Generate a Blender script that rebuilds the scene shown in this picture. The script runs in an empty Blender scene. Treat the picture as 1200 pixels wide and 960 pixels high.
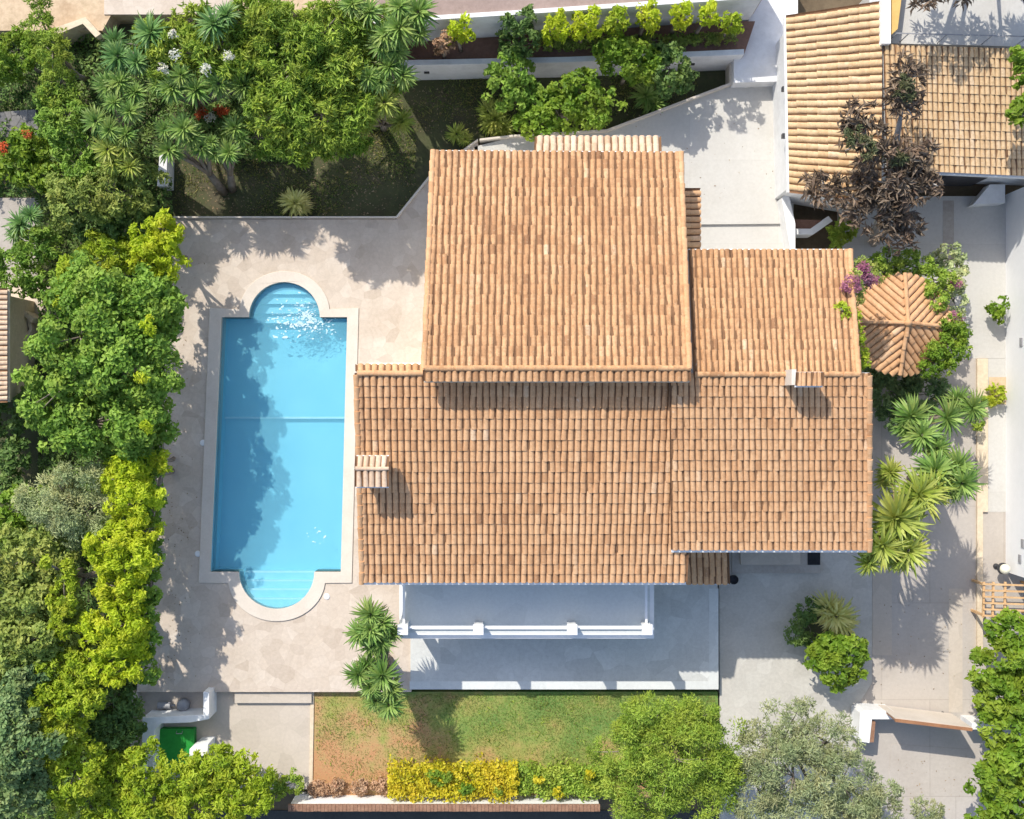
import bpy, math, random
import numpy as np
from mathutils import Vector, Matrix
from mathutils.geometry import tessellate_polygon

random.seed(7)
RNG = np.random.default_rng(11)
SC = bpy.context.scene
COL = SC.collection
H = 38.0                      # height of the drone above the driveway
PXM = 0.03                    # metres on the ground per photo pixel


def W(px, py, z=0.0):
    """Real position of the thing seen at a photo pixel, once its height is known."""
    s = PXM * (1 - z / H)
    return Vector(((px - 600) * s, (480 - py) * s, z))


def mlen(px, z=0.0):
    return px * PXM * (1 - z / H)


# ------------------------------------------------------------------ materials
def new_mat(name):
    m = bpy.data.materials.new(name)
    m.use_nodes = True
    nt = m.node_tree
    for n in list(nt.nodes):
        nt.nodes.remove(n)
    out = nt.nodes.new('ShaderNodeOutputMaterial')
    return m, nt, out


def nd(nt, t, **kw):
    n = nt.nodes.new(t)
    for k, v in kw.items():
        setattr(n, k, v)
    return n


def rgb(c):
    return (c[0], c[1], c[2], 1.0)


def noise(nt, vec, scale, detail=4, rough=0.6):
    n = nd(nt, 'ShaderNodeTexNoise')
    n.inputs['Scale'].default_value = scale
    n.inputs['Detail'].default_value = detail
    n.inputs['Roughness'].default_value = rough
    nt.links.new(vec, n.inputs['Vector'])
    return n.outputs['Fac']


def ramp(nt, fac, stops):
    r = nd(nt, 'ShaderNodeValToRGB')
    el = r.color_ramp.elements
    while len(el) > 1:
        el.remove(el[-1])
    el[0].position = stops[0][0]
    el[0].color = rgb(stops[0][1]) if not isinstance(stops[0][1], float) else (stops[0][1],) * 3 + (1,)
    for p, c in stops[1:]:
        e = el.new(p)
        e.color = rgb(c) if not isinstance(c, float) else (c, c, c, 1)
    nt.links.new(fac, r.inputs['Fac'])
    return r.outputs['Color']


def mixc(nt, fac, a, b, mode='MIX'):
    m = nd(nt, 'ShaderNodeMix', data_type='RGBA', blend_type=mode)
    for sock, v in ((m.inputs[0], fac), (m.inputs[6], a), (m.inputs[7], b)):
        if isinstance(v, (int, float)):
            sock.default_value = v
        elif isinstance(v, (tuple, list)):
            sock.default_value = rgb(v)
        else:
            nt.links.new(v, sock)
    return m.outputs[2]


def bump(nt, h, strength=0.3, dist=0.02):
    b = nd(nt, 'ShaderNodeBump')
    b.inputs['Strength'].default_value = strength
    b.inputs['Distance'].default_value = dist
    nt.links.new(h, b.inputs['Height'])
    return b.outputs['Normal']


def coords(nt):
    return nd(nt, 'ShaderNodeTexCoord').outputs['Object']


def finish(nt, out, col, rough=0.8, normal=None, spec=0.3, metal=0.0):
    p = nd(nt, 'ShaderNodeBsdfPrincipled')
    p.inputs['Roughness'].default_value = rough
    p.inputs['Specular IOR Level'].default_value = spec
    p.inputs['Metallic'].default_value = metal
    if isinstance(col, (tuple, list)):
        p.inputs['Base Color'].default_value = rgb(col)
    else:
        nt.links.new(col, p.inputs['Base Color'])
    if normal is not None:
        nt.links.new(normal, p.inputs['Normal'])
    nt.links.new(p.outputs[0], out.inputs[0])
    return p


def sc_(c, k):
    return tuple(min(1, v * k) for v in c)


def blotchy(name, a, b, c=None, scale=0.6, fine=8.0, rough=0.85, bmp=0.25, spec=0.25, metal=0.0, fine_amt=0.35):
    m, nt, out = new_mat(name)
    v = coords(nt)
    n1 = noise(nt, v, scale, 5, 0.65)
    stops = [(0.36, a), (0.62, b)] if c is None else [(0.32, a), (0.5, b), (0.68, c)]
    col = ramp(nt, n1, stops)
    n2 = noise(nt, v, fine, 5, 0.7)
    col = mixc(nt, fine_amt, col, ramp(nt, n2, [(0.3, sc_(a, 0.72)), (0.7, sc_(b, 1.12))]))
    finish(nt, out, col, rough, bump(nt, n2, bmp, 0.02), spec, metal)
    return m


def paving(name, cols, joint, cell=1.6, stain=(0.3, 0.25, 0.2), stain_amt=0.35, jw=0.02, rough=0.8, joint_amt=0.5, tile=None):
    """Irregular flagstones (or square tiles): every stone its own shade, thin joints, worn blotches."""
    m, nt, out = new_mat(name)
    v = coords(nt)
    if tile is None:
        warp = nd(nt, 'ShaderNodeVectorMath', operation='ADD')
        wn = nd(nt, 'ShaderNodeTexNoise')
        wn.inputs['Scale'].default_value = 1.3
        nt.links.new(v, wn.inputs['Vector'])
        sclv = nd(nt, 'ShaderNodeVectorMath', operation='SCALE')
        sclv.inputs['Scale'].default_value = 0.25
        nt.links.new(wn.outputs['Color'], sclv.inputs[0])
        nt.links.new(v, warp.inputs[0])
        nt.links.new(sclv.outputs[0], warp.inputs[1])
        vo = nd(nt, 'ShaderNodeTexVoronoi', voronoi_dimensions='2D')
        vo.inputs['Scale'].default_value = cell
        nt.links.new(warp.outputs[0], vo.inputs['Vector'])
        ve = nd(nt, 'ShaderNodeTexVoronoi', voronoi_dimensions='2D', feature='DISTANCE_TO_EDGE')
        ve.inputs['Scale'].default_value = cell
        nt.links.new(warp.outputs[0], ve.inputs['Vector'])
        sep = nd(nt, 'ShaderNodeSeparateColor')
        nt.links.new(vo.outputs['Color'], sep.inputs[0])
        fac = sep.outputs[0]
        jf = ramp(nt, ve.outputs['Distance'], [(0.0, 1.0), (jw, 0.0)])
    else:
        br = nd(nt, 'ShaderNodeTexBrick')
        br.offset = tile[2]
        br.inputs['Scale'].default_value = 1.0
        br.inputs['Brick Width'].default_value = tile[0]
        br.inputs['Row Height'].default_value = tile[1]
        br.inputs['Mortar Size'].default_value = jw
        br.inputs['Color1'].default_value = (0, 0, 0, 1)
        br.inputs['Color2'].default_value = (1, 1, 1, 1)
        br.inputs['Mortar'].default_value = (0.5, 0.5, 0.5, 1)
        nt.links.new(v, br.inputs['Vector'])
        fac = br.outputs['Color']
        jf = br.outputs['Fac']
    stops = [(i / max(1, len(cols) - 1), c) for i, c in enumerate(cols)]
    col = ramp(nt, fac, stops)
    n1 = noise(nt, v, 0.55, 6, 0.7)
    col = mixc(nt, ramp(nt, n1, [(0.45, 0.0), (0.75, stain_amt)]), col, stain)
    n2 = noise(nt, v, 9.0, 6, 0.75)
    col = mixc(nt, 0.3, col, ramp(nt, n2, [(0.3, sc_(cols[0], 0.7)), (0.7, sc_(cols[-1], 1.1))]))
    col = mixc(nt, 0.0, col, joint) if joint_amt == 0 else mixc(nt, ramp(nt, jf, [(0.0, 0.0), (1.0, joint_amt)]), col, joint)
    finish(nt, out, col, rough, bump(nt, n2, 0.2, 0.015), 0.25)
    return m


def leaf_mat(name, dark, mid, light, translucency=0.35, rough=0.55, spec=0.3):
    m, nt, out = new_mat(name)
    at = nd(nt, 'ShaderNodeAttribute', attribute_name='tone')
    col = ramp(nt, at.outputs['Fac'], ([(0.0, (0.30, 0.22, 0.12)), (0.12, dark)] if 'yucca' in name or 'tuft' in name else [(0.0, dark)]) + [(0.5, mid), (1.0, light)])
    drift = noise(nt, coords(nt), 1.1, 4, 0.65)
    col = mixc(nt, ramp(nt, drift, [(0.45, 0.0), (0.65, 0.55)]), col, (min(1, light[0] * 0.95), light[1] * 0.78, light[2] * 0.7))
    old = noise(nt, coords(nt), 6.0, 3, 0.7)
    col = mixc(nt, ramp(nt, old, [(0.6, 0.0), (0.72, 0.45)]), col, (mid[0] * 1.1 + 0.03, mid[1] * 0.62, mid[2] * 0.8))
    p = nd(nt, 'ShaderNodeBsdfPrincipled')
    p.inputs['Roughness'].default_value = rough
    p.inputs['Specular IOR Level'].default_value = spec
    nt.links.new(col, p.inputs['Base Color'])
    tr = nd(nt, 'ShaderNodeBsdfTranslucent')
    nt.links.new(mixc(nt, 0.5, col, light), tr.inputs['Color'])
    mx = nd(nt, 'ShaderNodeMixShader')
    mx.inputs[0].default_value = translucency
    nt.links.new(p.outputs[0], mx.inputs[1])
    nt.links.new(tr.outputs[0], mx.inputs[2])
    nt.links.new(mx.outputs[0], out.inputs[0])
    return m


def tile_mat(name, dark, mid, light, pale, pale_amt=0.25, wear=1.0):
    m, nt, out = new_mat(name)
    v = coords(nt)
    at = nd(nt, 'ShaderNodeAttribute', attribute_name='tone')
    col = ramp(nt, at.outputs['Fac'], [(0.0, dark), (0.35, mid), (0.8, light), (1.0, pale)])
    big = noise(nt, v, 0.45, 4, 0.6)
    col = mixc(nt, ramp(nt, big, [(0.4, 0.0), (0.75, pale_amt)]), col, light)
    lich = noise(nt, v, 3.2, 8, 0.78)
    col = mixc(nt, ramp(nt, lich, [(0.5, 0.0), (0.62, min(0.75, 0.34 * wear))]), col, sc_(dark, 0.95))
    # rain streaks run down the slope, lime smears where tiles were bedded
    mp = nd(nt, 'ShaderNodeMapping')
    mp.inputs['Scale'].default_value = (7.0, 0.9, 1.0)
    nt.links.new(v, mp.inputs['Vector'])
    stv = noise(nt, mp.outputs[0], 1.0, 6, 0.7)
    col = mixc(nt, ramp(nt, stv, [(0.48, 0.0), (0.64, min(0.7, 0.3 * wear))]), col, sc_(dark, 1.05))
    grn = noise(nt, v, 7.0, 7, 0.75)
    col = mixc(nt, ramp(nt, grn, [(0.48, 0.0), (0.6, min(0.8, 0.42 * wear))]), col, sc_(mid, 0.62))
    lime = noise(nt, v, 1.25, 7, 0.72)
    col = mixc(nt, ramp(nt, lime, [(0.67, 0.0), (0.74, 0.75)]), col, (0.68, 0.58, 0.48))
    spk = noise(nt, v, 17.0, 5, 0.7)
    col = mixc(nt, ramp(nt, spk, [(0.56, 0.0), (0.7, 0.6)]), col, pale)
    finish(nt, out, col, 0.88, bump(nt, spk, 0.25, 0.012), 0.15)
    return m


M = {}
M['ground'] = blotchy('dry_earth', (0.09, 0.065, 0.04), (0.16, 0.12, 0.075), (0.12, 0.13, 0.06), 0.25, 6.0)
M['soil'] = blotchy('dark_garden_soil', (0.06, 0.055, 0.03), (0.075, 0.085, 0.035), (0.11, 0.09, 0.06), 0.8, 9.0, bmp=0.5)
M['redsoil'] = blotchy('red_soil', (0.16, 0.085, 0.06), (0.26, 0.15, 0.11), None, 0.7, 9.0, bmp=0.5)
M['sand'] = blotchy('sandy_soil', (0.42, 0.29, 0.18), (0.6, 0.46, 0.31), (0.3, 0.22, 0.12), 0.8, 7.0, bmp=0.4)
M['deck'] = paving('pool_deck_stone', [(0.47, 0.39, 0.315), (0.60, 0.515, 0.43), (0.55, 0.465, 0.38), (0.65, 0.57, 0.485), (0.58, 0.49, 0.40)], (0.42, 0.34, 0.265), 2.7, (0.39, 0.30, 0.215), 0.6, 0.03, joint_amt=0.4)
M['coping'] = blotchy('pale_coping_stone', (0.59, 0.52, 0.44), (0.66, 0.59, 0.51), None, 1.2, 14.0, bmp=0.1, fine_amt=0.2)
M['terrace'] = paving('terrace_tiles', [(0.50, 0.505, 0.48), (0.62, 0.625, 0.595), (0.55, 0.555, 0.53), (0.66, 0.665, 0.635)], (0.42, 0.42, 0.41), 1.7, (0.36, 0.36, 0.35), 0.5, 0.015, joint_amt=0.45)
M['balcony'] = paving('balcony_tiles', [(0.60, 0.615, 0.59), (0.68, 0.695, 0.665), (0.64, 0.655, 0.63)], (0.58, 0.58, 0.58), 1.5, (0.56, 0.57, 0.57), 0.4, 0.01, joint_amt=0.4)
M['drive'] = paving('driveway_flags', [(0.44, 0.415, 0.365), (0.54, 0.51, 0.455), (0.49, 0.465, 0.415), (0.58, 0.555, 0.50)], (0.38, 0.37, 0.34), 2.3, (0.36, 0.345, 0.31), 0.45, 0.02, joint_amt=0.35)
M['concrete'] = paving('pale_concrete_slabs', [(0.50, 0.485, 0.45), (0.545, 0.53, 0.495), (0.52, 0.505, 0.47)], (0.38, 0.36, 0.33), 1.0, (0.42, 0.39, 0.34), 0.55, 0.008, joint_amt=0.4, tile=(3.1, 2.9, 0.0))
M['lane'] = paving('lane_slabs', [(0.43, 0.385, 0.34), (0.49, 0.445, 0.395), (0.46, 0.415, 0.365)], (0.27, 0.235, 0.20), 1.0, (0.34, 0.29, 0.24), 0.6, 0.012, joint_amt=0.5, tile=(2.6, 3.4, 0.35))
M['strip'] = blotchy('grey_brown_concrete', (0.36, 0.32, 0.28), (0.45, 0.41, 0.36), None, 0.9, 8.0, bmp=0.2)
M['patio'] = paving('lower_patio_stone', [(0.46, 0.40, 0.33), (0.56, 0.49, 0.41), (0.51, 0.445, 0.37)], (0.4, 0.36, 0.3), 1.5, (0.4, 0.35, 0.28), 0.4, 0.02, joint_amt=0.35)
M['white'] = blotchy('white_render', (0.70, 0.695, 0.68), (0.80, 0.80, 0.79), (0.76, 0.755, 0.74), 0.9, 4.0, bmp=0.08, fine_amt=0.22)
M['brightwhite'] = blotchy('sun_lifted_white_render', (0.84, 0.85, 0.85), (0.88, 0.88, 0.88), None, 0.5, 5.0, bmp=0.05, fine_amt=0.1)  # white raised to put the neighbour wall's sunlit brightness into the colour
M['dirtywhite'] = blotchy('weathered_white_render', (0.6, 0.6, 0.61), (0.74, 0.74, 0.75), (0.66, 0.65, 0.63), 0.8, 5.0, bmp=0.1, fine_amt=0.2)
M['ochre'] = blotchy('ochre_render', (0.62, 0.40, 0.13), (0.70, 0.47, 0.17), None, 0.7, 6.0)
M['stonewall'] = paving('rubble_stone', [(0.10, 0.10, 0.10), (0.2, 0.19, 0.18), (0.15, 0.14, 0.13), (0.27, 0.26, 0.25)], (0.05, 0.05, 0.045), 3.0, (0.08, 0.08, 0.07), 0.5, 0.06, joint_amt=0.9)
M['roadtop'] = blotchy('reddish_road', (0.27, 0.20, 0.17), (0.36, 0.27, 0.235), None, 0.7, 8.0)
M['asphalt'] = blotchy('asphalt', (0.045, 0.047, 0.045), (0.065, 0.066, 0.062), None, 0.8, 12.0)
M['tile'] = tile_mat('terracotta_tiles', (0.33, 0.168, 0.085), (0.575, 0.318, 0.158), (0.665, 0.412, 0.228), (0.70, 0.505, 0.335), wear=0.85)
M['tileold'] = tile_mat('weathered_sun_dimmed_tiles', (0.25, 0.125, 0.063), (0.53, 0.29, 0.142), (0.62, 0.375, 0.20), (0.66, 0.48, 0.31), wear=1.25)  # weathered, and also toned down because north slopes take more sun
M['tilepale'] = tile_mat('pale_sunbleached_tiles', (0.42, 0.27, 0.17), (0.60, 0.43, 0.29), (0.68, 0.52, 0.39), (0.72, 0.6, 0.48))
M['tileyellow'] = tile_mat('yellowish_tiles', (0.42, 0.25, 0.12), (0.60, 0.41, 0.22), (0.67, 0.49, 0.30), (0.7, 0.56, 0.42), 0.35)
M['channel'] = blotchy('tile_channels', (0.14, 0.075, 0.04), (0.24, 0.13, 0.068), None, 2.0, 12.0)
M['bark'] = blotchy('grey_bark', (0.16, 0.13, 0.10), (0.28, 0.24, 0.20), None, 3.0, 20.0, bmp=0.6)
M['palebark'] = blotchy('pale_bark', (0.32, 0.29, 0.26), (0.45, 0.42, 0.38), None, 3.0, 20.0, bmp=0.4)
M['wood'] = blotchy('orange_wood', (0.50, 0.30, 0.14), (0.66, 0.44, 0.24), None, 2.0, 20.0)
M['gate'] = blotchy('rust_orange_metal', (0.26, 0.12, 0.06), (0.36, 0.18, 0.09), None, 2.0, 20.0, rough=0.5)
M['brickcap'] = blotchy('brown_brick', (0.20, 0.10, 0.06), (0.33, 0.19, 0.12), None, 6.0, 20.0)
M['darkmetal'] = blotchy('dark_metal', (0.03, 0.03, 0.035), (0.06, 0.06, 0.065), None, 2.0, 20.0, rough=0.45)
M['greymetal'] = blotchy('grey_metal', (0.25, 0.25, 0.26), (0.33, 0.33, 0.34), None, 2.0, 20.0, rough=0.4)
M['whitemetal'] = blotchy('white_metal', (0.78, 0.78, 0.78), (0.82, 0.82, 0.82), None, 2.0, 20.0, rough=0.4)
M['darkmat'] = blotchy('dark_rubber', (0.018, 0.018, 0.02), (0.035, 0.035, 0.04), None, 4.0, 30.0)
M['plasticwhite'] = blotchy('white_plastic', (0.76, 0.76, 0.75), (0.8, 0.8, 0.79), None, 2.0, 10.0, rough=0.35)
M['green_cover'] = blotchy('green_cover', (0.015, 0.22, 0.03), (0.03, 0.30, 0.05), None, 1.5, 10.0, rough=0.5)
M['shutter'] = blotchy('brown_shutter', (0.10, 0.06, 0.035), (0.16, 0.10, 0.06), None, 2.0, 20.0)
M['nosing'] = blotchy('pale_step_nosing', (0.62, 0.80, 0.86), (0.68, 0.84, 0.88), None, 2.0, 10.0)
M['glints'] = blotchy('painted_glints', (0.42, 0.64, 0.72), (0.60, 0.74, 0.79), None, 3.0, 10.0, rough=0.4)
M['globe'] = blotchy('cream_lamp_globe', (0.74, 0.72, 0.56), (0.8, 0.78, 0.62), None, 2.0, 10.0, rough=0.25)
M['terracotta'] = blotchy('terracotta_pot', (0.42, 0.2, 0.11), (0.52, 0.27, 0.16), None, 2.0, 15.0)
M['beige'] = blotchy('beige_render', (0.58, 0.47, 0.33), (0.68, 0.57, 0.42), None, 1.0, 8.0)


def glass_mat():
    m, nt, out = new_mat('window_glass')
    finish(nt, out, (0.03, 0.045, 0.055), 0.06, None, 0.6)
    return m


M['glass'] = glass_mat()


def liner_mat():
    m, nt, out = new_mat('pool_mosaic')
    v = coords(nt)
    n1 = noise(nt, v, 0.5, 3, 0.5)
    col = ramp(nt, n1, [(0.35, (0.25, 0.585, 0.73)), (0.65, (0.30, 0.64, 0.76))])
    br = nd(nt, 'ShaderNodeTexBrick')
    br.offset = 0.0
    br.inputs['Scale'].default_value = 1.0
    br.inputs['Brick Width'].default_value = 0.3
    br.inputs['Row Height'].default_value = 0.3
    br.inputs['Mortar Size'].default_value = 0.006
    br.inputs['Color1'].default_value = (0.42, 0.42, 0.42, 1)
    br.inputs['Color2'].default_value = (0.58, 0.58, 0.58, 1)
    br.inputs['Mortar'].default_value = (0.6, 0.6, 0.6, 1)
    nt.links.new(v, br.inputs['Vector'])
    col = mixc(nt, 0.12, col, br.outputs['Color'], 'OVERLAY')
    finish(nt, out, col, 0.45, None, 0.2)
    return m


M['liner'] = liner_mat()


def step_liner_mat():
    m, nt, out = new_mat('pool_step_mosaic')
    v = coords(nt)
    n1 = noise(nt, v, 2.5, 4, 0.6)
    finish(nt, out, ramp(nt, n1, [(0.35, (0.36, 0.68, 0.80)), (0.65, (0.44, 0.74, 0.84))]), 0.45, None, 0.2)
    return m


M['stepliner'] = step_liner_mat()


def water_mat(cx, cy):
    m, nt, out = new_mat('pool_water')
    v = coords(nt)
    n1 = nd(nt, 'ShaderNodeTexNoise')
    n1.inputs['Scale'].default_value = 2.2
    n1.inputs['Detail'].default_value = 3
    nt.links.new(v, n1.inputs['Vector'])
    n2 = nd(nt, 'ShaderNodeTexNoise')
    n2.inputs['Scale'].default_value = 5.0
    n2.inputs['Detail'].default_value = 4
    n2.inputs['Distortion'].default_value = 1.2
    nt.links.new(v, n2.inputs['Vector'])
    # the inlet jet stirs the water near the top steps
    d = nd(nt, 'ShaderNodeVectorMath', operation='DISTANCE')
    d.inputs[1].default_value = (cx, cy, 0.12)
    nt.links.new(v, d.inputs[0])
    mask = ramp(nt, d.outputs['Value'], [(0.0, 1.0), (0.35, 0.55), (0.9, 0.0)])
    mr = nd(nt, 'ShaderNodeMath', operation='MULTIPLY')
    nt.links.new(mask, mr.inputs[0])
    nt.links.new(n2.outputs['Fac'], mr.inputs[1])
    ad = nd(nt, 'ShaderNodeMath', operation='MULTIPLY_ADD')
    ad.inputs[1].default_value = 0.14
    nt.links.new(n1.outputs['Fac'], ad.inputs[0])
    nt.links.new(mr.outputs[0], ad.inputs[2])
    nrm = bump(nt, ad.outputs[0], 1.0, 0.2)
    tp = nd(nt, 'ShaderNodeBsdfTransparent')
    tp.inputs['Color'].default_value = (0.80, 0.945, 0.985, 1)
    gl = nd(nt, 'ShaderNodeBsdfGlossy')
    gl.inputs['Roughness'].default_value = 0.16
    nt.links.new(nrm, gl.inputs['Normal'])
    fr = nd(nt, 'ShaderNodeFresnel')
    fr.inputs['IOR'].default_value = 1.33
    nt.links.new(nrm, fr.inputs['Normal'])
    mx = nd(nt, 'ShaderNodeMixShader')
    nt.links.new(fr.outputs[0], mx.inputs[0])
    nt.links.new(tp.outputs[0], mx.inputs[1])
    nt.links.new(gl.outputs[0], mx.inputs[2])
    df = nd(nt, 'ShaderNodeBsdfDiffuse')
    df.inputs['Color'].default_value = (0.25, 0.68, 0.84, 1)
    m3 = nd(nt, 'ShaderNodeMixShader')
    m3.inputs[0].default_value = 0.3
    nt.links.new(mx.outputs[0], m3.inputs[1])
    nt.links.new(df.outputs[0], m3.inputs[2])
    nt.links.new(m3.outputs[0], out.inputs[0])
    return m


def lawn_mat():
    m, nt, out = new_mat('patchy_lawn')
    v = coords(nt)
    sp = nd(nt, 'ShaderNodeSeparateXYZ')
    nt.links.new(v, sp.inputs[0])
    # bare earth towards the hedge and the left corner, greener near the terrace
    gx = nd(nt, 'ShaderNodeMapRange')
    gx.inputs[1].default_value = -6.5
    gx.inputs[2].default_value = 1.0
    gx.inputs[3].default_value = -0.20
    gx.inputs[4].default_value = 0.16
    nt.links.new(sp.outputs[0], gx.inputs[0])
    gy = nd(nt, 'ShaderNodeMapRange')
    gy.inputs[1].default_value = -13.2
    gy.inputs[2].default_value = -10.2
    gy.inputs[3].default_value = -0.20
    gy.inputs[4].default_value = 0.14
    nt.links.new(sp.outputs[1], gy.inputs[0])
    n1 = noise(nt, v, 0.75, 6, 0.68)
    s1 = nd(nt, 'ShaderNodeMath', operation='ADD')
    nt.links.new(gx.outputs[0], s1.inputs[0])
    nt.links.new(gy.outputs[0], s1.inputs[1])
    s2 = nd(nt, 'ShaderNodeMath', operation='ADD')
    nt.links.new(s1.outputs[0], s2.inputs[0])
    n1c = nd(nt, 'ShaderNodeMapRange')
    n1c.inputs[1].default_value = 0.3
    n1c.inputs[2].default_value = 0.7
    n1c.inputs[3].default_value = 0.18
    n1c.inputs[4].default_value = 0.82
    nt.links.new(n1, n1c.inputs[0])
    nt.links.new(n1c.outputs[0], s2.inputs[1])
    col = ramp(nt, s2.outputs[0], [(0.2, (0.46, 0.235, 0.12)), (0.36, (0.40, 0.27, 0.12)), (0.5, (0.30, 0.29, 0.085)), (0.68, (0.18, 0.265, 0.06)), (0.88, (0.11, 0.22, 0.05))])
    n2 = noise(nt, v, 14.0, 6, 0.8)
    col = mixc(nt, ramp(nt, n2, [(0.45, 0.0), (0.7, 0.6)]), col, (0.42, 0.36, 0.15))
    finish(nt, out, col, 0.95, bump(nt, n2, 0.6, 0.03), 0.1)
    return m


M['lawn'] = lawn_mat()

# foliage palettes
M['f_gold'] = leaf_mat('golden_leaves', (0.28, 0.40, 0.018), (0.53, 0.66, 0.03), (0.70, 0.79, 0.07), 0.47)
M['f_goldgreen'] = leaf_mat('golden_green_leaves', (0.18, 0.30, 0.02), (0.38, 0.51, 0.03), (0.57, 0.67, 0.07), 0.43)
M['f_green'] = leaf_mat('green_leaves', (0.0951, 0.189, 0.0235), (0.191, 0.348, 0.0441), (0.38, 0.566, 0.0882), 0.3)
M['f_mid'] = leaf_mat('mid_green_leaves', (0.128, 0.22, 0.0227), (0.263, 0.405, 0.0487), (0.473, 0.6, 0.0894), 0.32)
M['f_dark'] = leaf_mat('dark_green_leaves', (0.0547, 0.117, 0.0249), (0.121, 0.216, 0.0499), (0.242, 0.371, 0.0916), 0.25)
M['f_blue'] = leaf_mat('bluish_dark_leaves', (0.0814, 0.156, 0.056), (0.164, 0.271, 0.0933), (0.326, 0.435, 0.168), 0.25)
M['f_olive'] = leaf_mat('olive_leaves', (0.172, 0.23, 0.103), (0.322, 0.385, 0.184), (0.517, 0.575, 0.322), 0.3)
M['f_olivedark'] = leaf_mat('grey_olive_leaves', (0.236, 0.306, 0.134), (0.407, 0.488, 0.229), (0.643, 0.708, 0.364), 0.3)
M['f_moss'] = leaf_mat('mossy_leaves', (0.127, 0.189, 0.0339), (0.253, 0.339, 0.066), (0.464, 0.546, 0.133), 0.3)
M['f_bright'] = leaf_mat('bright_green_leaves', (0.08, 0.17, 0.014), (0.185, 0.32, 0.026), (0.34, 0.47, 0.055), 0.35)
M['f_bronze'] = leaf_mat('bronze_leaves', (0.075, 0.056, 0.04), (0.165, 0.125, 0.088), (0.32, 0.255, 0.185), 0.2)
M['f_bronzegreen'] = leaf_mat('bronze_green_leaves', (0.06, 0.075, 0.035), (0.12, 0.15, 0.06), (0.22, 0.22, 0.12), 0.2)
M['f_yellow'] = leaf_mat('yellow_hedge_leaves', (0.24, 0.30, 0.02), (0.62, 0.54, 0.02), (0.78, 0.70, 0.06), 0.38)
M['f_dry'] = leaf_mat('dry_brown_leaves', (0.3, 0.18, 0.1), (0.46, 0.3, 0.18), (0.58, 0.42, 0.28), 0.2)
M['f_pink'] = leaf_mat('magenta_bracts', (0.32, 0.1, 0.18), (0.48, 0.2, 0.29), (0.6, 0.35, 0.42), 0.4)
M['f_red'] = leaf_mat('orange_red_flowers', (0.5, 0.06, 0.015), (0.65, 0.12, 0.03), (0.72, 0.25, 0.1), 0.3)
M['f_white'] = leaf_mat('white_blossom', (0.6, 0.62, 0.5), (0.72, 0.74, 0.64), (0.8, 0.8, 0.74), 0.3)
M['f_yucca'] = leaf_mat('yucca_leaves', (0.0805, 0.172, 0.0345), (0.172, 0.316, 0.0633), (0.356, 0.483, 0.138), 0.25, 0.4)
M['f_yuccabright'] = leaf_mat('bright_yucca_leaves', (0.14, 0.22, 0.03), (0.29, 0.38, 0.055), (0.50, 0.55, 0.14), 0.28, 0.4)
M['f_yuccadark'] = leaf_mat('dark_yucca_leaves', (0.058, 0.145, 0.0435), (0.123, 0.261, 0.0725), (0.246, 0.406, 0.131), 0.22, 0.4)
M['f_tuft'] = leaf_mat('yellowing_tuft_leaves', (0.348, 0.392, 0.087), (0.609, 0.609, 0.189), (0.8, 0.783, 0.348), 0.3)
M['f_grass'] = leaf_mat('grass_blades', (0.08, 0.17, 0.03), (0.16, 0.26, 0.05), (0.38, 0.36, 0.13), 0.35, 0.7)
M['f_litter'] = leaf_mat('dead_leaves', (0.14, 0.10, 0.06), (0.26, 0.19, 0.11), (0.42, 0.34, 0.22), 0.1, 0.9)


# ------------------------------------------------------------------ object helpers
def tag(o, label=None, cat=None, group=None, kind=None):
    if label:
        o['label'] = label
    if cat:
        o['category'] = cat
    if group:
        o['group'] = group
    if kind:
        o['kind'] = kind
    return o


def empty(name, loc, label, cat, group=None, kind=None):
    o = bpy.data.objects.new(name, None)
    o.empty_display_size = 0.2
    o.location = loc
    COL.objects.link(o)
    return tag(o, label, cat, group, kind)


def link(name, me, parent=None):
    o = bpy.data.objects.new(name, me)
    COL.objects.link(o)
    if parent is not None:
        o.parent = parent
        bpy.context.view_layer.update()
        o.matrix_parent_inverse = parent_world(parent).inverted()
    return o


def parent_world(p):
    m = Matrix.LocRotScale(p.location, p.rotation_euler, p.scale)
    q = p
    if q.parent is not None:
        return parent_world(q.parent) @ q.matrix_parent_inverse @ m
    return m


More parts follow.
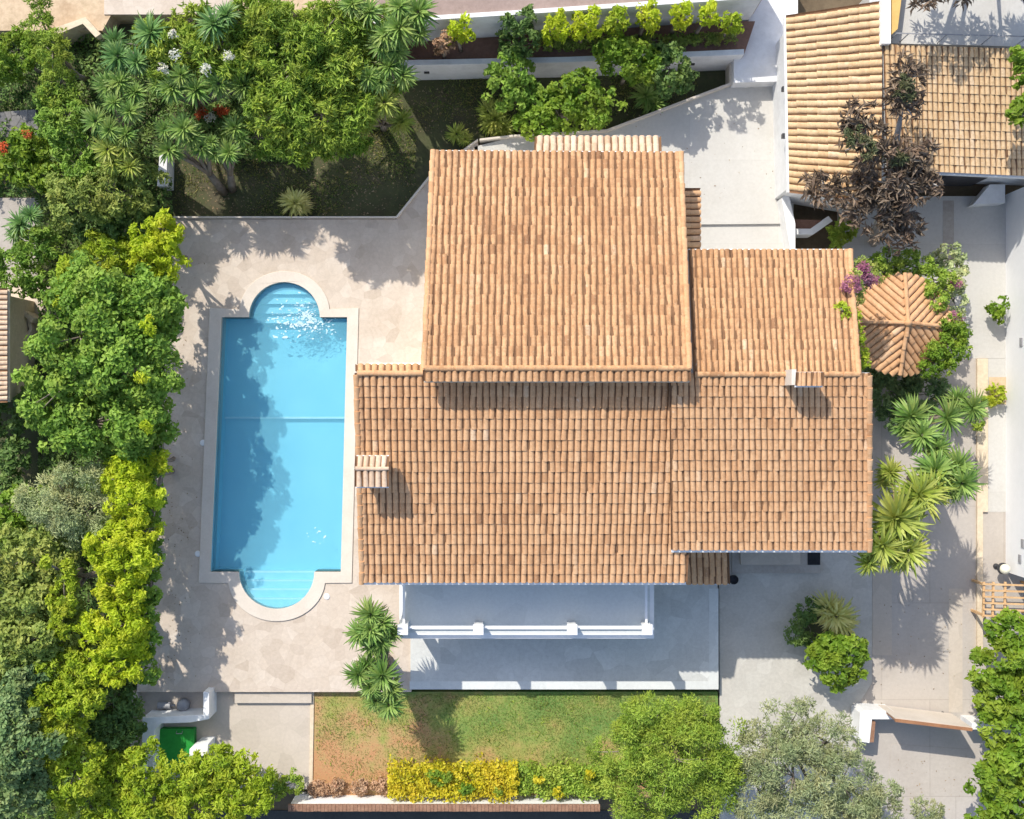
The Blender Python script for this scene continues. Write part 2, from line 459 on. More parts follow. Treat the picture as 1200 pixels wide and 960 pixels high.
class MB:
    """Collects geometry in world coordinates and links it as one mesh object."""

    def __init__(self):
        self.v, self.f, self.t, self.mi = [], [], [], []
        self.smooth = False

    def add(self, vs, fs, tone=0.5, mi=0):
        o = len(self.v)
        self.v += [tuple(p) for p in vs]
        for f in fs:
            self.f.append([i + o for i in f])
            self.t.append(tone)
            self.mi.append(mi)
        return self

    def box(self, x0, x1, y0, y1, z0, z1, tone=0.5, mi=0):
        x0, x1 = min(x0, x1), max(x0, x1)
        y0, y1 = min(y0, y1), max(y0, y1)
        vs = [(x0, y0, z0), (x1, y0, z0), (x1, y1, z0), (x0, y1, z0), (x0, y0, z1), (x1, y0, z1), (x1, y1, z1), (x0, y1, z1)]
        return self.add(vs, [(3, 2, 1, 0), (4, 5, 6, 7), (0, 1, 5, 4), (1, 2, 6, 5), (2, 3, 7, 6), (3, 0, 4, 7)], tone, mi)

    def prism(self, poly, z0, z1, holes=(), mi=0):
        """poly: xy points; holes the same; top, bottom and sides."""
        loops = [[Vector((p[0], p[1], 0)) for p in poly]] + [[Vector((p[0], p[1], 0)) for p in h] for h in holes]
        tris = tessellate_polygon(loops)
        flat = [p for l in loops for p in l]
        n = len(flat)
        vs = [(p.x, p.y, z1) for p in flat] + [(p.x, p.y, z0) for p in flat]
        fs = []
        for a, b, c in tris:
            ar = (flat[b].x - flat[a].x) * (flat[c].y - flat[a].y) - (flat[c].x - flat[a].x) * (flat[b].y - flat[a].y)
            if ar < 0:
                b, c = c, b
            fs.append((a, b, c))
            fs.append((a + n, c + n, b + n))
        k = 0
        for l in loops:
            m = len(l)
            for i in range(m):
                j = (i + 1) % m
                fs.append((k + i, k + j, n + k + j, n + k + i))
            k += m
        return self.add(vs, fs, 0.5, mi)

    def hexa(self, top, dz):
        """A slab under four top points (dz thick)."""
        vs = [tuple(p) for p in top] + [(p[0], p[1], p[2] - dz) for p in top]
        return self.add(vs, [(0, 1, 2, 3), (7, 6, 5, 4), (0, 4, 5, 1), (1, 5, 6, 2), (2, 6, 7, 3), (3, 7, 4, 0)])

    def tube(self, pts, radii, seg=7, tone=0.5, cap=True):
        pts = [Vector(p) for p in pts]
        rings = []
        for i, p in enumerate(pts):
            d = (pts[min(i + 1, len(pts) - 1)] - pts[max(i - 1, 0)])
            if d.length < 1e-6:
                d = Vector((0, 0, 1))
            d.normalize()
            a = d.cross(Vector((0.31, 0.92, 0.24)))
            if a.length < 1e-3:
                a = d.cross(Vector((1, 0, 0)))
            a.normalize()
            b = d.cross(a)
            rings.append([p + (a * math.cos(2 * math.pi * k / seg) + b * math.sin(2 * math.pi * k / seg)) * radii[i] for k in range(seg)])
        vs = [q for r in rings for q in r]
        fs = []
        for i in range(len(pts) - 1):
            for k in range(seg):
                k2 = (k + 1) % seg
                fs.append((i * seg + k, i * seg + k2, (i + 1) * seg + k2, (i + 1) * seg + k))
        if cap:
            fs.append(tuple(range(seg - 1, -1, -1)))
            fs.append(tuple((len(pts) - 1) * seg + k for k in range(seg)))
        return self.add(vs, fs, tone)

    def bar(self, a, b, w, h):
        """Rectangular bar from a to b (centre line), w wide (horizontal), h high."""
        a, b = Vector(a), Vector(b)
        d = (b - a).normalized()
        up = Vector((0, 0, 1)) if abs(d.z) < 0.9 else Vector((0, 1, 0))
        s = d.cross(up).normalized()
        u = s.cross(d).normalized()
        vs = []
        for p in (a, b):
            for i, j in ((-1, -1), (1, -1), (1, 1), (-1, 1)):
                vs.append(p + s * (i * w / 2) + u * (j * h / 2))
        return self.add(vs, [(0, 1, 2, 3), (7, 6, 5, 4), (0, 4, 5, 1), (1, 5, 6, 2), (2, 6, 7, 3), (3, 7, 4, 0)])

    def lathe(self, c, prof, seg=20):
        vs, fs = [], []
        for r, z in prof:
            for k in range(seg):
                a = 2 * math.pi * k / seg
                vs.append((c[0] + r * math.cos(a), c[1] + r * math.sin(a), c[2] + z))
        for i in range(len(prof) - 1):
            for k in range(seg):
                k2 = (k + 1) % seg
                fs.append((i * seg + k, i * seg + k2, (i + 1) * seg + k2, (i + 1) * seg + k))
        fs.append(tuple(range(seg - 1, -1, -1)))
        fs.append(tuple((len(prof) - 1) * seg + k for k in range(seg)))
        return self.add(vs, fs)

    def build(self, name, mats, parent=None, smooth=False, bevel=0.0, fix=True):
        me = bpy.data.meshes.new(name)
        me.from_pydata(self.v, [], self.f)
        for m in (mats if isinstance(mats, (list, tuple)) else [mats]):
            me.materials.append(m)
        me.polygons.foreach_set('material_index', self.mi)
        at = me.attributes.new('tone', 'FLOAT', 'FACE')
        at.data.foreach_set('value', self.t)
        if smooth:
            me.polygons.foreach_set('use_smooth', [True] * len(self.f))
        me.update()
        if fix:
            import bmesh
            bm = bmesh.new()
            bm.from_mesh(me)
            bmesh.ops.recalc_face_normals(bm, faces=bm.faces)
            bm.to_mesh(me)
            bm.free()
        o = link(name, me, parent)
        if bevel:
            b = o.modifiers.new('bevel', 'BEVEL')
            b.width = bevel
            b.segments = 2
            b.limit_method = 'ANGLE'
        return o


def structure(name, mb, mat, label=None, bevel=0.0):
    o = mb.build(name, mat, bevel=bevel)
    return tag(o, label, None, None, 'structure')


def slab(name, pix, ztop, zbot, mat, holes=()):
    mb = MB()
    mb.prism([W(x, y, ztop).xy for x, y in pix], zbot, ztop, [[W(x, y, ztop).xy for x, y in h] for h in holes])
    return structure(name, mb, mat)


def sheet_mesh(name, V, F, tone, mat, parent=None):
    """Fast numpy mesh of triangles."""
    me = bpy.data.meshes.new(name)
    n, k = len(V), len(F)
    me.vertices.add(n)
    me.vertices.foreach_set('co', np.asarray(V, dtype=np.float32).ravel())
    me.loops.add(k * 3)
    me.polygons.add(k)
    me.loops.foreach_set('vertex_index', np.asarray(F, dtype=np.int32).ravel())
    me.polygons.foreach_set('loop_start', np.arange(0, k * 3, 3, dtype=np.int32))
    me.update(calc_edges=True)
    at = me.attributes.new('tone', 'FLOAT', 'FACE')
    at.data.foreach_set('value', np.asarray(tone, dtype=np.float32))
    me.materials.append(mat)
    if name == '':
        return me
    return link(name, me, parent)


# ------------------------------------------------------------------ foliage
def unit(a):
    return a / np.maximum(np.linalg.norm(a, axis=1, keepdims=True), 1e-6)


def leaf_geo(P, N, L, Wd, tone, droop=0.25, axis=None, fold=0.18):
    n = len(P)
    r = RNG.normal(size=(n, 3)) if axis is None else axis + RNG.normal(size=(n, 3)) * 0.45
    t = unit(r - N * np.sum(r * N, axis=1, keepdims=True))
    b = np.cross(N, t)
    L = L[:, None]
    Wd = Wd[:, None]
    base = P - t * L * 0.5
    tip = P + t * L * 0.5 - N * L * droop
    le = P + b * Wd * 0.5 + N * Wd * fold
    ri = P - b * Wd * 0.5 + N * Wd * fold
    V = np.stack([base, ri, tip, le], axis=1).reshape(-1, 3)
    i = np.arange(n)[:, None] * 4
    F = np.concatenate([i + np.array([[0, 1, 2]]), i + np.array([[0, 2, 3]])], axis=1).reshape(-1, 3)
    return V, F, np.repeat(tone, 2)


def blob_leaves(c, R, leaf, density, clump=None, flat=0.5, lean=0.6, ratio=0.5, tuft=False):
    """Leaves of one lobe of a crown: clumps scattered over an uneven ellipsoid, leaves on each clump."""
    c = np.array(c, dtype=float)
    R = np.array(R, dtype=float)
    rm = float((R[0] + R[1]) / 2)
    cr = clump if clump else max(0.15, min(0.42, rm * 0.24))
    nc = max(7, int(2.7 * (rm / cr) ** 2))
    d = unit(RNG.normal(size=(nc * 3, 3)))
    d = d[d[:, 2] > -0.45][:nc]
    nc = len(d)
    ph = RNG.uniform(0, 6.28, 6)
    wob = 1 + 0.13 * np.sin(3 * np.arctan2(d[:, 1], d[:, 0]) + ph[0]) + 0.1 * np.sin(5 * np.arctan2(d[:, 1], d[:, 0]) + ph[1]) + 0.08 * np.sin(7 * d[:, 2] + ph[2])
    rad = np.where(RNG.random(nc) < 0.78, RNG.uniform(0.74, 1.06, nc), RNG.uniform(0.35, 0.75, nc)) * wob
    inner = np.maximum(R - cr * 0.6, R * 0.45)
    C = c + d * inner * rad[:, None]
    crs = cr * RNG.uniform(0.65, 1.35, nc)
    ctone = np.clip(RNG.normal(0.45, 0.27, nc), 0, 1)
    area = 4 * math.pi * rm * rm * 0.62
    n = int(max(60, area * density * 1.5))
    w = crs ** 2
    k = RNG.choice(nc, n, p=w / w.sum())
    ld = unit(RNG.normal(size=(n, 3)) * 0.85 + d[k] * 0.7 + np.array([0, 0, 0.7]))
    P = C[k] + ld * (crs[k] * RNG.uniform(0.5, 1.1, n))[:, None]
    if tuft:
        axis = ld
        N = unit(np.cross(ld, RNG.normal(size=(n, 3))) + np.array([0, 0, 1.0]))
    else:
        axis = None
        N = unit(ld * lean + np.array([0, 0, flat]) + RNG.normal(size=(n, 3)) * 0.42)
    tone = np.clip(ctone[k] * 0.65 + RNG.random(n) * 0.4 - 0.03, 0, 1)
    L = leaf * RNG.uniform(0.65, 1.3, n)
    return leaf_geo(P, N, L, L * ratio * RNG.uniform(0.8, 1.2, n), tone, axis=axis), C


def join_geo(parts):
    V, F, T, o = [], [], [], 0
    for v, f, t in parts:
        V.append(v)
        F.append(f + o)
        T.append(t)
        o += len(v)
    return np.concatenate(V), np.concatenate(F), np.concatenate(T)


KIND = {  # leaf size, density per m2, width ratio, flatness, tuft
    'broad': (0.17, 150, 0.55, 0.5, False),
    'big': (0.23, 95, 0.5, 0.45, False),
    'small': (0.11, 300, 0.5, 0.5, False),
    'fine': (0.12, 330, 0.28, 0.3, True),
    'olive': (0.13, 300, 0.25, 0.3, True),
    'lance': (0.24, 120, 0.24, 0.3, True),
    'spray': (0.17, 210, 0.38, 0.4, False),
}


def tree(name, label, cat, blobs, mat, kind='broad', base=None, zg=0.0, group=None, bark='bark', trunk_r=None, dens=1.0, extra=(), tr_top=None, leafk=1.0, crown_name='crown', flat=None, thick=0.85):
    """blobs: (px, py, radius x px, radius y px, top z). extra: (mat key, part name, kind, blobs) for blossom and the like."""
    parts, tips = [], []
    leaf, den, ratio, fl, tuft = KIND[kind]
    cs = []
    for bl in blobs:
        px, py, rx, ry, top = bl
        r = mlen((rx + ry) / 2, top)
        rz = min(r * thick, (top - zg) * 0.52)
        zc = top - rz
        c = W(px, py, zc)
        R = (mlen(rx, zc) * 1.13, mlen(ry, zc) * 1.13, rz)
        g, C = blob_leaves(c, R, leaf * leafk, den * dens / leafk ** 2, flat=fl, ratio=ratio, tuft=tuft)
        parts.append(g)
        cs.append((c, R))
        idx = RNG.choice(len(C), min(len(C), 5), replace=False)
        tips += [(Vector(C[i]), c) for i in idx]
    if base is None:
        bx = sum(c[0].x for c in cs) / len(cs)
        by = sum(c[0].y for c in cs) / len(cs)
        b = Vector((bx, by, zg))
    else:
        b = W(base[0], base[1], zg)
    root = empty(name, b, label, cat, group)
    V, F, T = join_geo(parts)
    sheet_mesh(crown_name, V, F, T, M[mat], root)
    hgt = max(c[0].z for c in cs) - zg
    tr = trunk_r or max(0.03, min(0.16, hgt * 0.026))
    fork = b.lerp(Vector((sum(c[0].x for c in cs) / len(cs), sum(c[0].y for c in cs) / len(cs), zg + hgt)), 0.45) + Vector((random.uniform(-.1, .1), random.uniform(-.1, .1), 0))
    mb = MB()
    mb.tube([b - Vector((0, 0, 0.05)), b.lerp(fork, 0.5) + Vector((random.uniform(-.06, .06), random.uniform(-.06, .06), 0)), fork], [tr * 1.25, tr, tr * 0.85], 8)
    for c, R in cs:
        mid = fork.lerp(c, 0.55) + Vector((random.uniform(-.12, .12), random.uniform(-.12, .12), 0.1))
        mb.tube([fork, mid, c], [tr * 0.7, tr * 0.5, tr * 0.3], 6)
    for t, c in tips:
        mb.tube([c, c.lerp(t, 0.55) + Vector((0, 0, 0.06)), t], [tr * 0.3, tr * 0.2, tr * 0.08], 5)
    mb.build('trunk', M[bark], root, smooth=True, fix=False)
    for mk, pn, kd, bls in extra:
        leaf2, den2, ratio2, fl2, tuft2 = KIND[kd]
        for px, py, rx, ry, top in bls:
            r = mlen((rx + ry) / 2, top)
            rz = r * 0.6
            g, C = blob_leaves(W(px, py, top - rz), (mlen(rx, top), mlen(ry, top), rz), leaf2 * 0.8, den2 * 1.1, flat=fl2, ratio=ratio2, tuft=tuft2)
            sheet_mesh(pn, g[0], g[1], g[2], M[mk], root)
    return root


# rosettes of strap leaves (yuccas, dracaenas)
def rosette_mesh(mat, n=62, length=0.5, width=0.05, droop=0.35, seed=0, lowest=105):
    rg = np.random.default_rng(seed)
    V, F, T = [], [], []
    for i in range(n):
        az = i * 2.399963 + rg.normal() * 0.12
        f = (i + 0.5) / n
        pol = math.radians(8 + (lowest - 8) * f ** 0.75 + rg.normal() * 5)
        L = length * rg.uniform(0.8, 1.15) * (0.7 + 0.3 * min(1, f * 2.2))
        dh = np.array([math.cos(az), math.sin(az), 0.0])
        side = np.array([-math.sin(az), math.cos(az), 0.0])
        w = width * rg.uniform(0.85, 1.15)
        pts, p, a = [], np.array([0, 0, 0.0]) + dh * 0.03, pol
        ns = 4
        for s in range(ns + 1):
            pts.append(p.copy())
            p = p + (dh * math.sin(a) + np.array([0, 0, 1.0]) * math.cos(a)) * L / ns
            a += droop * (0.35 + 0.65 * s / ns) * (0.4 + f)
        ws = [0.55, 1.0, 0.9, 0.6, 0.05]
        o = len(V)
        tone = float(np.clip(0.88 - 0.6 * f + rg.normal() * 0.17, 0.13, 1)) if f < 0.93 or rg.random() < 0.5 else 0.0
        for s in range(ns + 1):
            nrm = np.array([0, 0, 0.18 * w])
            V += [pts[s] + side * w * ws[s] * 0.5 + nrm, pts[s], pts[s] - side * w * ws[s] * 0.5 + nrm]
        for s in range(ns):
            for k in (0, 1):
                a0 = o + s * 3 + k
                F += [(a0, a0 + 1, a0 + 4), (a0, a0 + 4, a0 + 3)]
                T += [tone, tone]
    return sheet_mesh('', np.array(V), np.array(F), T, M[mat])


ROS = {}
for mk in ('f_yucca', 'f_yuccabright', 'f_yuccadark', 'f_tuft'):
    ROS[mk] = [rosette_mesh(mk, 84, 0.5, 0.062, 0.3, 3 * i + 1, 112 + 6 * i) for i in range(4)]


def yucca(name, label, cat, heads, mat, base, zg=0.0, group=None, bark='bark', rk=1.15, dead=True):
    """heads: (px, py, radius px, z). Stems fork from the base to every rosette."""
    b = W(base[0], base[1], zg)
    root = empty(name, b, label, cat, group)
    mb = MB()
    hs = [(W(h[0], h[1], h[3]), mlen(h[2], h[3])) for h in heads]
    top = Vector((0, 0, 0))
    for p, r in hs:
        top += p
    top /= len(hs)
    fork = b.lerp(top, 0.35)
    r0 = 0.05 + 0.012 * len(hs)
    mb.tube([b - Vector((0, 0, 0.05)), fork], [r0 * 1.5, r0], 8)
    for p, r in hs:
        mid = fork.lerp(p, 0.5) + Vector((random.uniform(-.1, .1), random.uniform(-.1, .1), -0.12))
        mb.tube([fork, mid, p - Vector((0, 0, 0.02))], [r0 * 0.8, r0 * 0.6, 0.05], 7)
    mb.build('trunk', M[bark], root, smooth=True, fix=False)
    inv = None
    for p, r in hs:
        me = random.choice(ROS[mat])
        o = bpy.data.objects.new('rosette', me)
        COL.objects.link(o)
        o.parent = root
        o.matrix_parent_inverse = Matrix.Translation(b).inverted()
        o.location = p
        s = r / 0.45 * rk * random.uniform(0.85, 1.15)
        o.scale = (s, s, s * 0.95)
        o.rotation_euler = (random.uniform(-.4, .4), random.uniform(-.4, .4), random.uniform(0, 6.28))
    return root


# ------------------------------------------------------------------ tiled roofs
def tile_arc(mb, p0, p1, across, nrm, r0, r1, lift0, lift1, tone, seg=6, endcap=False, hk=0.72):
    """One barrel tile from p0 (upper end) to p1 (lower end)."""
    vs = []
    for p, r, lf in ((p0, r0, lift0), (p1, r1, lift1)):
        for k in range(seg + 1):
            a = math.pi * k / seg
            vs.append(p + across * (-math.cos(a) * r) + nrm * (math.sin(a) * r * hk + lf))
    fs = [(k, k + 1, seg + 1 + k + 1, seg + 1 + k) for k in range(seg)]
    mb.add(vs, fs, tone)
    if endcap:
        mb.add(vs[seg + 1:], [tuple(range(seg + 1))], tone)


def tone_pick(dark=0.05):
    x = random.random()
    if x < dark:
        return random.uniform(0.12, 0.32)
    if x > 0.985:
        return random.uniform(0.8, 0.95)
    return min(0.85, max(0.25, random.gauss(0.55, 0.085)))


def patch(p):
    return 0.13 * math.sin(p.x * 1.3 + 1.7 * math.sin(p.y * 0.9)) * math.sin(p.y * 1.7 + p.x * 0.4)


def tile_field(parent, A, B, Cc, D, ncol, nrow, mat='tile', name='roof', thick=0.16, slabmat='white', dark=0.05, over=0.05, clip=None, ridge=None, gap=0.835, ridge_r=0.085):
    """A,B ridge left/right, Cc,D eave left/right (seen with the ridge at the top). Returns the roof slab (part); tiles are its sub-parts."""
    A, B, Cc, D = Vector(A), Vector(B), Vector(Cc), Vector(D)
    n = (B - A).cross(Cc - A)
    if n.z < 0:
        n = -n
    n.normalize()
    ed = ((Cc + D) / 2 - (A + B) / 2).normalized()
    ad = ((B + D) / 2 - (A + Cc) / 2).normalized()
    sl = MB()
    e = 0.03
    sl.hexa([A - ad * e - n * 0.03, B + ad * e - n * 0.03, D + ad * e + ed * over - n * 0.03, Cc - ad * e + ed * over - n * 0.03], thick)
    so = sl.build(name, M[slabmat], parent)
    mt, mc = MB(), MB()
    for i in range(ncol):
        u = (i + 0.5) / ncol
        p, q = A.lerp(B, u), Cc.lerp(D, u)
        wT = (B - A).length / ncol
        wE = (D - Cc).length / ncol
        d = (q - p)
        L = d.length
        d.normalize()
        j0 = random.gauss(0, 0.007)
        coltone = random.gauss(0, 0.05)
        for r in range(nrow):
            v0, v1 = (r + j0) / nrow, (r + 1 + j0) / nrow + 0.12 / nrow
            v0 = max(0, v0)
            if r == nrow - 1:
                v1 = 1.0
            w0 = wT + (wE - wT) * v0
            jit = random.gauss(0, 0.006)
            a = p + d * (L * v0) + ad * jit
            b = p + d * (L * min(1.0, v1)) + ad * (jit + random.gauss(0, 0.008))
            t = min(1, max(0, tone_pick(dark) + coltone + patch(a)))
            tile_arc(mt, a, b, ad, n, w0 * gap * 0.47, w0 * gap * 0.525, 0.0, 0.026, t, 6, endcap=(r == nrow - 1))
        # the channel beside the column
        for s in ((-0.5,) if i else (-0.5,)) + ((0.5,) if i == ncol - 1 else ()):
            u2 = (i + 0.5 + s) / ncol
            p2, q2 = A.lerp(B, u2), Cc.lerp(D, u2)
            hw = wE * 0.3
            for r in range(nrow):
                a = p2.lerp(q2, r / nrow)
                b = p2.lerp(q2, (r + 1) / nrow)
                vs = []
                for pt in (a, b):
                    lf = 0.0 if pt is a else 0.02
                    for k in range(4):
                        x = -hw + 2 * hw * k / 3
                        z = (0.045 if k in (0, 3) else 0.004) + lf * 0.5
                        vs.append(pt + ad * x + n * z)
                mc.add(vs, [(k, k + 1, 4 + k + 1, 4 + k) for k in range(3)], random.random())
    mt.build('tile_covering', M[mat], so, smooth=True, fix=False)
    mc.build('tile_channels', M['channel'], so, fix=False)
    if ridge:
        ridge_run(so, A + n * 0.01 - ed * 0.05, B + n * 0.01 - ed * 0.05, mat, ridge_r, lift=0.0)
    return so


def ridge_run(parent, A, B, mat='tile', r=0.12, step=0.42, up=Vector((0, 0, 1)), lift=0.02, name='ridge_tiles', dark=0.1):
    A, B = Vector(A), Vector(B)
    d = (B - A)
    L = d.length
    d.normalize()
    s = d.cross(up).normalized()
    u = s.cross(d).normalized()
    mb = MB()
    k = max(2, int(L / step))
    for i in range(k):
        a = A + d * (L * i / k) + s * random.gauss(0, 0.006)
        b = A + d * (L * (i + 1.12) / k) + s * random.gauss(0, 0.006)
        tile_arc(mb, b, a, s, u, r * 0.85, r, lift, lift + 0.03, tone_pick(dark), 7, endcap=True, hk=0.8)
    return mb.build(name, M[mat], parent, smooth=True, fix=False)


# ------------------------------------------------------------------ setting: ground and paving
POOL = []                       # inner outline of the pool, photo pixels
ZD = 0.30                       # pool deck
ZW = 0.14                       # water


def arc(cx, cy, rx, ry, a0, a1, n):
    return [(cx + rx * math.cos(math.radians(a0 + (a1 - a0) * i / n)), cy - ry * math.sin(math.radians(a0 + (a1 - a0) * i / n))) for i in range(n + 1)]


top_arc = arc(333.5, 372, 41.5, 41, 180, 0, 22)
bot_arc = arc(324.5, 670, 44, 43.5, 0, -180, 22)
POOL = [(260, 372)] + top_arc + [(407, 372), (399.5, 670)] + bot_arc + [(247, 670)]
top_arc_o = arc(333.5, 366, 53, 48, 176, 4, 26)
bot_arc_o = arc(324.5, 678, 57, 50, -6, -174, 26)
COPE = [(246, 361)] + top_arc_o + [(420.5, 361), (412.5, 683)] + bot_arc_o + [(233, 683)]
pool_w = [W(x, y, ZD).xy for x, y in POOL]
cope_w = [W(x, y, ZD).xy for x, y in COPE]

mb = MB()
hx0, hx1, hy0, hy1, S, zg = -10.75, -5.6, -7.2, 4.45, 400.0, -0.4
gv = [(-S, -S, zg), (S, -S, zg), (S, S, zg), (-S, S, zg), (hx0, hy0, zg), (hx1, hy0, zg), (hx1, hy1, zg), (hx0, hy1, zg)]
mb.add(gv, [(0, 1, 5, 4), (1, 2, 6, 5), (2, 3, 7, 6), (3, 0, 4, 7)])
structure('ground', mb, M['ground'])

# pool deck with the pool cut out
deck = [(203, 257), (465, 257), (507, 204), (560, 166), (560, 700), (482, 700), (482, 811), (160, 811), (170, 700), (184, 560), (192, 450)]
mb = MB()
mb.prism([W(x, y, ZD).xy for x, y in deck], -0.5, ZD, [cope_w])
structure('pool_deck', mb, M['deck'])
slab('garden_soil', [(-40, -40), (520, -40), (520, 60), (880, 60), (880, 98), (712, 155), (600, 160), (560, 166), (507, 204), (465, 257), (203, 257), (192, 450), (184, 560), (170, 700), (160, 811), (150, 1000), (-40, 1000)], -0.25, -0.55, M['soil'])
slab('lower_patio', [(162, 811), (366, 811), (366, 925), (162, 925)], 0.0, -0.5, M['patio'])
slab('patio_step', [(275, 811.5), (365, 811.5), (365, 824), (275, 824)], 0.16, -0.05, M['patio'])
slab('lawn', [(368, 811), (841, 811), (845, 935), (366, 935)], 0.0, -0.5, M['lawn'])
slab('lawn_edging', [(364, 811), (368, 811), (366, 930), (362, 930)], 0.05, -0.5, M['beige'])
slab('terrace', [(481, 600), (841, 600), (841, 807), (481, 807)], 0.40, -0.3, M['terrace'])
slab('terrace_edge', [(831, 690), (842, 690), (842, 808), (480, 808), (480, 798.5), (831, 798.5)], 0.405, -0.3, M['balcony'])
slab('forecourt', [(556, 172), (600, 161), (712, 155), (857, 98), (930, 92), (930, 262), (822, 263), (780, 263), (780, 440), (556, 440)], 0.30, -0.5, M['concrete'])
slab('forecourt_step', [(780, 263.2), (930, 262.2), (930, 320), (780, 320)], 0.20, -0.5, M['concrete'])
slab('driveway', [(842.5, 600), (900, 600), (900, 421), (1022, 421), (1022, 800), (1000, 836), (1000, 1010), (846, 1010), (844, 935)], 0.0, -0.5, M['drive'])
slab('lane', [(1022.2, 420), (1022.2, 800), (1000.2, 836), (1000.2, 1010), (1200, 1010), (1200, 600), (1145, 600), (1145, 420)], 0.004, -0.5, M['lane'])
slab('lane_strip', [(1022.3, 600), (1045, 600), (1045, 768), (1022.3, 768)], 0.010, -0.1, M['patio'])
slab('lane_band', [(1112, 690), (1128, 690), (1128, 835), (1112, 835)], 0.010, -0.1, M['patio'])
slab('side_path', [(985, 230), (1180, 230), (1180, 420), (1145.2, 420), (1022.2, 420), (985, 420)], 0.0, -0.5, M['concrete'])
slab('side_path_strip', [(1105, 235), (1118, 235), (1118, 420), (1105, 420)], 0.008, -0.1, M['strip'])
slab('service_path', [(1158, 420.2), (1182, 420.2), (1182, 600), (1158, 600)], 0.012, -0.5, M['concrete'])
slab('kerb', [(1145.2, 420.2), (1157.8, 420.2), (1157.8, 600), (1152, 600), (1152, 770), (1145.2, 770)], 0.11, -0.3, M['beige'])
slab('street', [(-60, 950), (1300, 950), (1300, 1120), (-60, 1120)], -0.36, -0.6, M['asphalt'])
slab('street_apron', [(1045, 872), (1165, 880), (1165, 1020), (1030, 1020)], 0.012, -0.4, M['lane'])
slab('planter_bed', [(470, 25), (885, 25), (872, 64), (470, 70)], 1.2, -0.3, M['redsoil'])
slab('upper_road', [(440, -60), (900, -60), (900, -12), (760, 1), (600, 16), (440, 30)], 3.05, -0.3, M['roadtop'])
slab('upper_yard', [(-60, -60), (440, -60), (440, 10), (280, 14), (275, 18), (130, 18), (120, 36), (0, 36), (-60, 36)], 0.6, -0.3, M['sand'])
slab('pale_concrete_pad', [(122, -40), (274, -40), (274, 17), (122, 17)], 0.64, 0.3, M['deck'])
slab('concrete_ramp', [(872, -40), (935, -40), (935, 95), (925, 95), (860, 97), (860, 62)], 0.9, -0.3, M['dirtywhite'])

# ------------------------------------------------------------------ swimming pool
pool = empty('swimming_pool', W(327, 520, ZD), 'rectangular blue swimming pool with rounded stepped ends and pale stone coping', 'swimming pool')
mb = MB()
mb.prism(cope_w, -0.3, ZD + 0.05, [pool_w])
mb.build('coping', M['coping'], pool, bevel=0.012)
ZF1, ZF2 = -0.62, -0.78
mb = MB()
n = len(pool_w)
vs = [(p.x, p.y, ZD - 0.01) for p in pool_w] + [(p.x, p.y, -1.3) for p in pool_w]
mb.add(vs, [(i, n + i, n + (i + 1) % n, (i + 1) % n) for i in range(n)])


def poly_floor(pix, z):
    P = [W(x, y, ZD) for x, y in pix]
    mb.add([(p.x, p.y, z) for p in P], [tuple(range(len(P)))])


yb = 491
xl = 260 + (247 - 260) * (yb - 372) / 298
xr = 407 + (399.5 - 407) * (yb - 372) / 298
poly_floor([(258, 325), (409, 325), (xr + 2, yb), (xl - 2, yb)], ZF1)
poly_floor([(xl - 2, yb), (xr + 2, yb), (402, 716), (245, 716)], ZF2)
a, b = W(xl - 2, yb, ZD), W(xr + 2, yb, ZD)
mb.add([(a.x, a.y, ZF1), (b.x, b.y, ZF1), (b.x, b.y, ZF2), (a.x, a.y, ZF2)], [(0, 1, 2, 3)])
mb.build('basin', M['liner'], pool, fix=False)
m2 = MB()
m2.box(a.x + 0.08, b.x - 0.08, a.y - 0.004, a.y + 0.07, ZF1 - 0.03, ZF1 + 0.008)
m2.build('floor_edge', M['nosing'], pool)
for k, (y0, y1) in enumerate([(331, 344), (344, 355), (355, 366), (366, 377)]):
    m2 = MB()
    pts = []
    for yy in np.linspace(y0, min(y1, 372), 8):
        hw = 41.3 * math.sqrt(max(0.0, 1 - ((372 - yy) / 40.8) ** 2))
        pts.append((333.5 - hw, yy))
    if y1 > 372:
        pts.append((333.5 - 41.3, y1))
    full = pts + [(667 - x, y) for x, y in reversed(pts)]
    m2.prism([W(x, y, ZD).xy for x, y in full], -1.25, 0.07 - 0.14 * k)
    m2.build('step', M['stepliner'], pool)
for k, (y0, y1) in enumerate([(713.3, 702), (702, 692), (692, 682.5), (682.5, 673)]):
    m2 = MB()
    pts = []
    for yy in np.linspace(y0, y1, 8):
        hw = 43.8 * math.sqrt(max(0.0, 1 - ((yy - 670) / 43.4) ** 2))
        pts.append((324.5 - hw, yy))
    full = pts + [(649 - x, y) for x, y in reversed(pts)]
    m2.prism([W(x, y, ZD).xy for x, y in full], -1.25, 0.06 - 0.17 * k)
    so_ = m2.build('step', M['stepliner'], pool)
    hw = 43.6 * math.sqrt(max(0.0, 1 - ((y1 - 670) / 43.4) ** 2))
    e0, e1 = W(324.5 - hw, y1, ZD), W(324.5 + hw, y1, ZD)
    m3 = MB()
    m3.box(e0.x, e1.x, e0.y - 0.06, e0.y + 0.006, 0.06 - 0.17 * k - 0.02, 0.06 - 0.17 * k + 0.006)
    m3.build('nosing', M['nosing'], so_)
mb = MB()
c = W(362, 378, ZW)
mb.prism([(p.x, p.y) for p in pool_w], ZW - 0.001, ZW)
